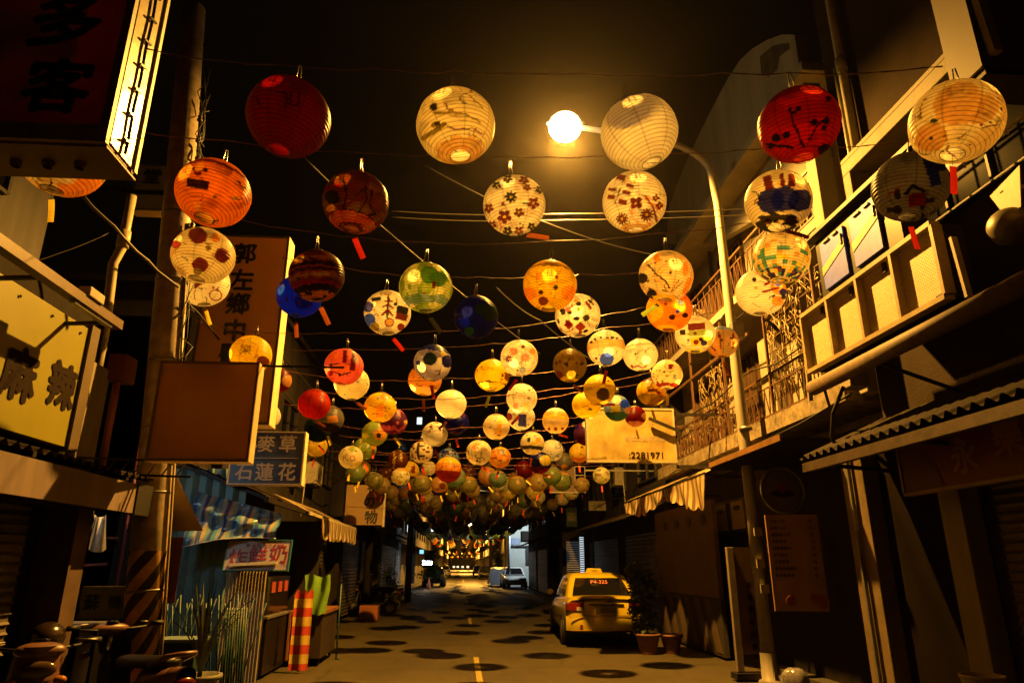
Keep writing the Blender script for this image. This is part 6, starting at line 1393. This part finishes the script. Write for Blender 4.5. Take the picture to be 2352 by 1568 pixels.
    if taxi:
        MB().box(-.36, .36, -.022, .02, .815, .832).build('boot_garnish', mat('dark_garnish', (0.06, 0.04, 0.01), 0.3), t)
        s = MB().prism([(-.20, 1.6, H-.01), (.20, 1.6, H-.01), (.15, 1.6, H+.09), (-.15, 1.6, H+.09)], (0, .14, 0)).build('roof_sign', paint, t, 0.015)
        MB().text('TAXI', (0, 1.594, H+.04), X, Z, 0.04, bold=0.01).build('lettering', mINK, s)
        zc = 1.235; yc = at_z(zc)[1]-.05
        MB().text('P4-325', (0.0, yc, zc), X, Vector((0, .5, 1)), 0.075, bold=0.02, spacing=1.25).build('window_lettering', mat('orange_red_lettering', (0.85, 0.14, 0.02), 0.5), t)
        MB().box(-hw*.545, -hw*.54, -.014, .02, .61, .90).box(hw*.54, hw*.545, -.014, .02, .61, .90).box(-hw*.54, hw*.54, -.014, .02, .605, .612).box(-hw*.9, hw*.9, -.012, .06, .925, .93).build('boot_seam', mINK, t)
        MB().tube([(-hw*.62, -.03, .42), (-hw*.62, -.09, .42)], .03, 10).build('reflector', mat('red_tail_lens', (0.22, .015, .01)), t)
        MB().ell((0, -.01, .90), (.02, .01, .018), 10, 6).build('badge', mGALV, t)
        MB().box(-hw*.72, -hw*.52, -.012+.02, .06, .885, .90).build('model_badge', mINK, t)
        MB().text('福壽', (0.06, -.006, .885), X, Z, 0.03, bold=0.01).build('boot_lettering', mINK, t)
        MB().box(hw*.3, hw*.55, .9, 1.0, .20, .26).build('exhaust', mSTEEL, t)
    t.location = loc; t.rotation_euler = (0, 0, rz); return t
mTAXI = mat('taxi_yellow_paint', (0.74, 0.56, 0.03), 0.28, var=0.10, scale=3, coat=0.6)
car('taxi', (2.98, 14.7, 0), R_(-2.5), mTAXI, 'yellow taxi parked on the right with its rear to the camera', 'taxi', taxi=True)
mWP = mat('white_car_paint', (0.62, 0.60, 0.56), 0.3, coat=0.5, var=0.08); mDP = mat('dark_car_paint', (0.02, 0.022, 0.03), 0.2, coat=0.7, var=0.1)
CG = 'cars parked far down the street'
car('parked_car', (3.75, 53.2, 0), math.pi, mWP, 'pale silver car facing the camera in front of the white building', 'car', group=CG)
car('parked_car', (-1.95, 57.5, 0), math.pi, mDP, 'black shiny car on the far left beside the orange cone', 'car', group=CG)
car('parked_car', (2.9, 84, 0), math.pi, mDP, 'dark car far down the right side', 'car', group=CG)
car('parked_car', (2.75, 112, 0), math.pi, mWP, 'pale car in the farthest stretch on the right', 'car', group=CG)
car('parked_car', (-2.1, 92, 0), 0, mWP, 'pale car in the far distance on the left', 'car', group=CG)
t = thing('covered_car', (2.9, 55, 0), 'vehicle under a grey cover beside the silver car', 'covered car')
MB().grid(lambda u, v: (2.15+u*1.6, 54.0+v*4.2, 0.15+1.25*min(1, 6*u, 6*(1-u), 0.35+8*v, 0.35+8*(1-v))*(0.92+0.06*math.sin(u*9+v*5))), 24, 24).build('cover', mat('grey_tarpaulin', (0.28, 0.27, 0.29), 0.5, var=0.3), t)
MB().box(2.2, 3.7, 53.98, 54.02, 0.1, 1.1).build('front_flap', mat('grey_tarpaulin', (0.28, 0.27, 0.29)), t)
# traffic cone
def cone(x, y, label):
    t = thing('traffic_cone', (x, y, 0), label, 'traffic cone', 'orange traffic cones on the left')
    m = mat('orange_cone_plastic', (0.85, 0.16, 0.02), 0.45)
    MB().lathe((x, y, 0.03), [(0.16, 0), (0.02, 0.68), (0.0, 0.68)], 18).build('cone', m, t); MB().box(x-.2, x+.2, y-.2, y+.2, 0, .03).build('foot', m, t)
cone(-2.15, 50.5, 'orange traffic cone in front of the round green shrub'); cone(-1.45, 56.8, 'orange traffic cone partly behind the shrub, by the black car')
# leafy plants
def shrub(c, r, label, n=700, leaf=0.05, pot=None, cat='potted plant', name='potted_shrub', trunk=0.3, seed=1, m=None, squash=1.0):
    c = Vector(c); t = thing(name, c, label, cat); rr = random.Random(seed); mb = MB(); z0 = trunk+(pot or 0)
    lobes = [(rr.uniform(-.4, .4)*r[0], rr.uniform(-.4, .4)*r[1], z0+r[2]*(0.15+1.7*k/8), rr.uniform(.40, .62)) for k in range(8)]
    for i in range(n):
        lx, ly, lz, lr = rr.choice(lobes); d = Vector((rr.gauss(0, 1), rr.gauss(0, 1), rr.gauss(0, 1))).normalized()*(rr.random()**0.4)
        p = c+Vector((lx+d.x*lr*r[0], ly+d.y*lr*r[1], lz+d.z*lr*r[2]*0.6)); a = Vector((rr.gauss(0, 1), rr.gauss(0, 1), rr.gauss(-.3, .6))).normalized(); s_ = leaf*rr.uniform(.6, 1.3)
        b = a.cross(Vector((rr.random(), rr.random(), rr.random()))).normalized()*s_*.38; nn = a.cross(b).normalized()*s_*.12
        mb.add([p, p+a*s_*.5+b+nn, p+a*s_*1.1, p+a*s_*.5-b+nn], [(0, 1, 2, 3)])
    mb.build('foliage', m or mLEAF, t)
    st = MB()
    for k in range(6):
        lx, ly, lz, lr = lobes[k]; st.tube([c+Vector((0, 0, (pot or 0)*.8)), c+Vector((lx*.3, ly*.3, (z0+lz)/2)), c+Vector((lx, ly, lz))], [.014, .010, .005], 6)
    st.build('stem', mat('brown_bark', (0.09, 0.06, 0.035), 0.85), t)
    if pot:
        q = pot*0.62; MB().lathe(c, [(q*.65, 0), (q, pot*.9), (q*1.12, pot*.9), (q*1.12, pot), (q*.92, pot), (q*.88, pot*.85), (0.001, pot*.85)], 20).build('pot', mPOT, t)
    return t
shrub((3.55, 13.75, 0), (0.40, 0.35, 0.66), 'tall leafy potted shrub in front of the taxi\'s right side', 1500, 0.075, 0.36, seed=3, trunk=0.05)
t = thing('empty_pot', (4.02, 13.8, 0), 'empty clay pot right of the tall potted shrub', 'pot')
MB().lathe((4.02, 13.8, 0), [(0.13, 0), (0.20, 0.30), (0.23, 0.30), (0.23, 0.34), (0.18, 0.34), (0.17, 0.28), (0, 0.28)], 22).build('pot', mPOT, t)
shrub((-2.1, 53.2, 0), (1.25, 1.0, 0.85), 'round green shrub on the far left behind the orange cone', 1600, 0.13, 0.3, seed=5, trunk=0.1)
shrub((3.0, 60, 0), (0.6, 0.6, 1.3), 'tall green bush far down the right side', 1000, 0.14, None, seed=6, name='bush', cat='bush')
shrub((-2.6, 27, 0), (0.5, 0.5, 0.5), 'dark shrub by the dark shops on the left', 500, 0.08, 0.3, seed=8)
t = thing('orange_planter', (-2.75, 22.5, 0), 'dim orange planter box on the left beyond the brown cart', 'planter')
MB().box(-3.0, -2.45, 22.2, 22.7, 0, 0.42).build('box', mat('orange_planter_plastic', (0.45, 0.14, 0.04), 0.6), t, 0.02)
# dark parked motorcycles on the left
def scooter(c, rz, paint, label, group=None, mirrors=True):
    t = thing('scooter', (0, 0, 0), label, 'scooter', group)
    def T(x, y, z): return (x, y, z)
    b = MB(); b.grid(lambda u, v: (0.145*math.cos(u*6.2832)*(0.55+0.5*math.sin(math.pi*min(1, v*1.1))), -0.30-0.62*v+0*u, 0.62+0.12*v+0.13*math.sin(u*6.2832)*(1-0.45*v)), 20, 10)
    b.build('tail_body', paint, t)
    MB().grid(lambda u, v: (0.20*(u*2-1)*(1-0.25*v), 0.42+0.10*v-0.10*(2*u-1)**2-0.04*math.sin(v*3), 0.35+0.68*v), 14, 14).build('front_shield', paint, t)
    MB().grid(lambda u, v: (0.19*(u*2-1)*(1-0.25*v), 0.40+0.09*v-0.10*(2*u-1)**2-0.05, 0.35+0.66*v), 10, 8).build('inner_shield', mBLACKP, t)
    MB().ell((0, 0.43, 1.0), (0.165, 0.075, 0.055), 22, 12, rot=(R_(-20), 0, 0)).grid(lambda u, v: (0.15*(u*2-1)*(1-0.15*v), 0.505-0.07*(2*u-1)**2-0.02*v, 0.80+0.22*v), 12, 8).build('handlebar_cover', paint, t)
    MB().ell((0, .40, 1.065), (.06, .035, .015), 14, 6).build('gauge', mGLASS, t)
    MB().ell((0, 0.505, 0.875), (0.12, 0.030, 0.060), 18, 10).build('headlight', mat('smoked_headlamp', (0.16, 0.10, 0.05), 0.12, coat=0.6), t)
    MB().tube([(-0.30, 0.33, 1.02), (-0.1, 0.40, 1.0), (0.1, 0.40, 1.0), (0.30, 0.33, 1.02)], 0.012, 8).build('handlebar', mBLACK, t)
    for s_ in (-1, 1) if mirrors else ():
        m = MB().tube([(s_*.2, .38, 1.05), (s_*.28, .40, 1.2)], 0.007, 6).ell((s_*.30, .40, 1.25), (.07, .02, .05), 14, 8).build('mirror', mBLACKP, t)
    MB().grid(lambda u, v: (0.13*math.cos(u*6.2832)*(0.8+0.2*math.sin(v*3)), 0.02-0.66*v, 0.78+0.05*math.sin(u*6.2832)+0.035*v), 18, 10).ell((0, .02, .78), (.105, .07, .05), 14, 8).ell((0, -.64, .815), (.105, .07, .05), 14, 8).build('seat', mat('black_seat_vinyl', (0.02, 0.016, 0.012), 0.4, spec=0.3), t)
    MB().tube([(-.11, -.55, .80), (-.12, -.80, .88), (-.06, -.90, .90), (.06, -.90, .90), (.12, -.80, .88), (.11, -.55, .80)], 0.018, 8).build('grab_rail', paint, t)
    for s_ in (-1, 1):
        MB().grid(lambda u, v: (s_*(0.10+0.055*math.sin(math.pi*u)), -0.30-0.60*u, 0.36+0.30*v+0.16*u*(1-v)+0.02*math.sin(u*6)), 14, 6).build('side_panel', paint, t)
        MB().ell((s_*.15, .50, .80), (.045, .03, .03), 12, 8).build('indicator', mat('amber_lens', (0.6, 0.22, 0.03), 0.2), t)
        MB().tube([(s_*.30, .34, 1.045), (s_*.40, .30, 1.04)], 0.022, 10).build('grip', mBLACK, t)
        MB().tube([(s_*.22, .36, 1.06), (s_*.36, .40, 1.05)], 0.007, 6).build('brake_lever', mGALV, t)
    MB().box(-.09, .09, -.96, -.95, .42, .54).build('number_plate', mat('dirty_plate', (0.20, 0.17, 0.10), 0.5), t, 0.004)
    MB().tube([(.16, -.2, .25), (.20, -.85, .34)], .045, 12).build('exhaust', mSTEEL, t)
    MB().ell((0, -.90, .70), (.09, .04, .04), 14, 8).build('tail_light', mat('red_tail_lens', (0.3, .01, .01)), t)
    MB().box(-.14, .14, -.15, .38, .28, .34).box(-.12, .12, -.7, -.1, .32, .60).build('floorboard', mBLACK, t, .02)
    for yy in (.62, -.62):
        w = MB().tube([(-.05, yy, .24), (.05, yy, .24)], .24, 22).build('wheel', mBLACK, t, .02); MB().tube([(-.055, yy, .24), (.055, yy, .24)], .13, 18).build('rim', mGALV, w)
    MB().tube([(0, .62, .24), (0, .50, .6), (0, .42, .95)], .03, 8).build('fork', mGALV, t)
    t.location = c; t.rotation_euler = (0, 0, rz); return t
mPINK = mat('copper_pink_paint', (0.30, 0.14, 0.09), 0.42, coat=0.25, var=0.35, scale=7)
scooter((-2.75, 6.48, 0.05), R_(49), mPINK, 'copper pink scooter whose tail shows at the bottom beside the agave pot', mirrors=False)
scooter((-3.30, 6.05, 0.0), R_(-146), mPINK, 'copper scooter with a round lamp at the bottom left corner', mirrors=False)
scooter((-2.9, 24.5, 0), R_(80), mDP, 'dark scooter parked on the left near the hanging banner sign')
scooter((-2.9, 26.0, 0), R_(75), mDP, 'dark scooter parked deeper on the left behind another')
# helmet on the near scooter
p = A(108, 1462, y=6.3)
t = thing('helmet', p, 'round black helmet resting on the scooter at the bottom left', 'helmet')
MB().ell(p, (0.13, 0.15, 0.12), 20, 12, t0=0, t1=.62).build('shell', mat('brown_black_gloss', (0.05, 0.03, 0.015), 0.2, coat=0.6), t)

# ============================================================ FAR LIGHTS
def glow_box(name, px0, py0, px1, py1, y, col, s, label, cat, dep=0.15, light=0):
    a, b = A(px0, py0, y=y), A(px1, py1, y=y); t = thing(name, ((a.x+b.x)/2, y, b.z), label, cat)
    MB().box(a.x, b.x, y, y+0.02, b.z, a.z).build('lit_face', emis('e_'+label[:24].replace(' ', '_'), col, s), t)
    if y < 100: MB().box(a.x-.03, b.x+.03, y+.021, y+dep+.02, b.z-.03, a.z+.03).build('housing', mDARKW, t)
    if light:
        l_ = bpy.data.lights.new('sign_light', 'AREA'); l_.shape = 'RECTANGLE'; l_.size = max(.2, b.x-a.x); l_.size_y = max(.1, a.z-b.z); l_.energy = light; l_.color = col
        lo = bpy.data.objects.new('sign_light', l_); COL.objects.link(lo); lo.parent = t; lo.location = (0, -0.05, (a.z-b.z)/2); lo.rotation_euler = (R_(90), 0, 0)
    return t
WH = (0.80, 0.92, 1.0)
glow_box('shop_sign', 936, 1205, 949, 1221, 46, WH, 3.0, 'small white lit sign left of the black pole, upper one', 'lit sign')
glow_box('light_tube', 967, 1202, 970, 1221, 47, WH, 5.0, 'thin vertical white tube light right of the black pole', 'light')
glow_box('light_bulb', 991, 1215, 995, 1219, 52, WH, 8.0, 'tiny white lamp dot right of the tube light', 'light')
glow_box('shop_sign', 971, 1286, 992, 1296, 50, WH, 5.0, 'bright white lit shop front under the yellow green sign', 'lit sign', light=60)
glow_box('shop_sign', 964, 1262, 973, 1271, 48, (0.25, 0.65, 0.9), 1.5, 'small cyan lit sign beside the yellow green one', 'lit sign')
glow_box('shop_light', 933, 1292, 938, 1297, 44, WH, 3.0, 'tiny white lamp low on the left beyond the black pole', 'light')
glow_box('window_light', 958, 958, 969, 974, 30, WH, 1.2, 'small cold white lit window high above the plain cream lantern', 'lit window')
a, b = A(976, 1263, y=49), A(998, 1288, y=49); t = thing('hanging_sign', (a.x, 49, b.z), 'dull yellow green hanging sign far down the left side', 'sign')
MB().box(a.x, b.x, 49, 49.1, b.z, a.z).build('board', mat('yellow_green_board', (0.32, 0.30, 0.06), 0.5), t); MB().bar((a.x-.6, 49.05, a.z), (a.x, 49.05, a.z), .05).build('arm', mSTEEL, t)
# shutter on the right: far lamp's light put in as glowing slats
t = thing('glow_slat_shutter', (3.9, 27, 0), 'louvred shutter with cold white light between its slats, left above the taxi', 'door')
lv = MB(); a, b = A(1322, 1240, y=27), A(1345, 1322, y=27)
MB().box(a.x-.5, b.x+.2, 27.1, 27.2, 0.2, a.z+.3).build('shutter', mDARKW, t)
for k in range(22): lv.box(a.x+.16, b.x-.02, 27.07, 27.09, b.z+k*.066, b.z+k*.066+.028)
lv.build('glow_slat', emis('slat_glow', WH, 0.9), t)
lv = MB()
for k in range(18): lv.box(a.x-.35, a.x+.14, 27.07, 27.09, b.z+.1+k*.066, b.z+.1+k*.066+.02)
lv.build('dim_glow_slat', emis('dim_slat_glow', WH, 0.06), t)
# white building at 52 m lit by a cold wall lamp
t = thing('white_building', (4.3, 56, 0), 'white building with a blue notice lit by a cold lamp on the right', 'building')
MB().box(3.75, 9, 54, 62, 0, 4.7).build('wall', mat('white_tiles', (0.70, 0.74, 0.66), 0.6, var=0.15), t)
MB().box(3.55, 3.74, 53.85, 54.1, 0, 4.3).build('yellow_post', mat('ochre_post', (0.55, 0.32, 0.05), 0.6), t)
MB().box(3.8, 5.6, 53.7, 53.98, 2.85, 2.95).build('canopy', mBLACK, t)
MB().box(4.6, 5.2, 53.6, 53.98, 3.3, 4.0).build('air_conditioner', mDARKW, t, .02)
MB().box(4.9, 6.4, 53.8, 53.99, 1.6, 2.84).build('dark_opening', mBLACK, t)
MB().box(3.8, 4.5, 53.93, 53.98, 3.0, 3.5).build('blue_notice', mat('pale_blue_notice', (0.35, 0.42, 0.62), 0.5), t)
p = A(1241, 1190, y=50)
t = thing('wall_lamp', p, 'bright cold white wall lamp high on the right far away', 'lamp')
MB().ell(p, (.12, .12, .18), 12, 8).build('globe', emis('cold_globe', WH, 12), t)
MB().bar(p, p+Vector((.6, 0, .1)), .05).build('arm', mSTEEL, t)
l_ = bpy.data.lights.new('cold_light', 'POINT'); l_.energy = 1300; l_.color = (0.78, 0.92, 1.0); l_.shadow_soft_size = .12
lo = bpy.data.objects.new('cold_light', l_); COL.objects.link(lo); lo.parent = t; lo.location = (-.25, -.05, -.3)
p = A(1052, 1306, y=150)
for k, px in enumerate((1040, 1049, 1060, 1072)):
    glow_box('far_shop_light', px, 1299, px+5, 1303, 135+k, (1.0, .8, .5), 1.5, ['leftmost', 'second', 'third', 'rightmost'][k]+' of the tiny warm lights at the end of the street', 'light')
# ------------------------------------------------------------ added haze, stands in for lens glow round the lamps
hz = MB().box(-60, 60, -12, 330, -1.0, 32).build('haze', mat('glow_haze', (1,1,1)))
m = MATS['glow_haze']; nt = m.node_tree; nt.nodes.clear()
_o = nt.nodes.new('ShaderNodeOutputMaterial'); _v = nt.nodes.new('ShaderNodeVolumePrincipled')
_v.inputs['Color'].default_value = (0.95, 0.85, 0.7, 1); _v.inputs['Density'].default_value = 0.00022; _v.inputs['Anisotropy'].default_value = 0.9
nt.links.new(_v.outputs[0], _o.inputs['Volume'])
tag(hz, 'thin humid night air', 'haze', None, 'stuff')
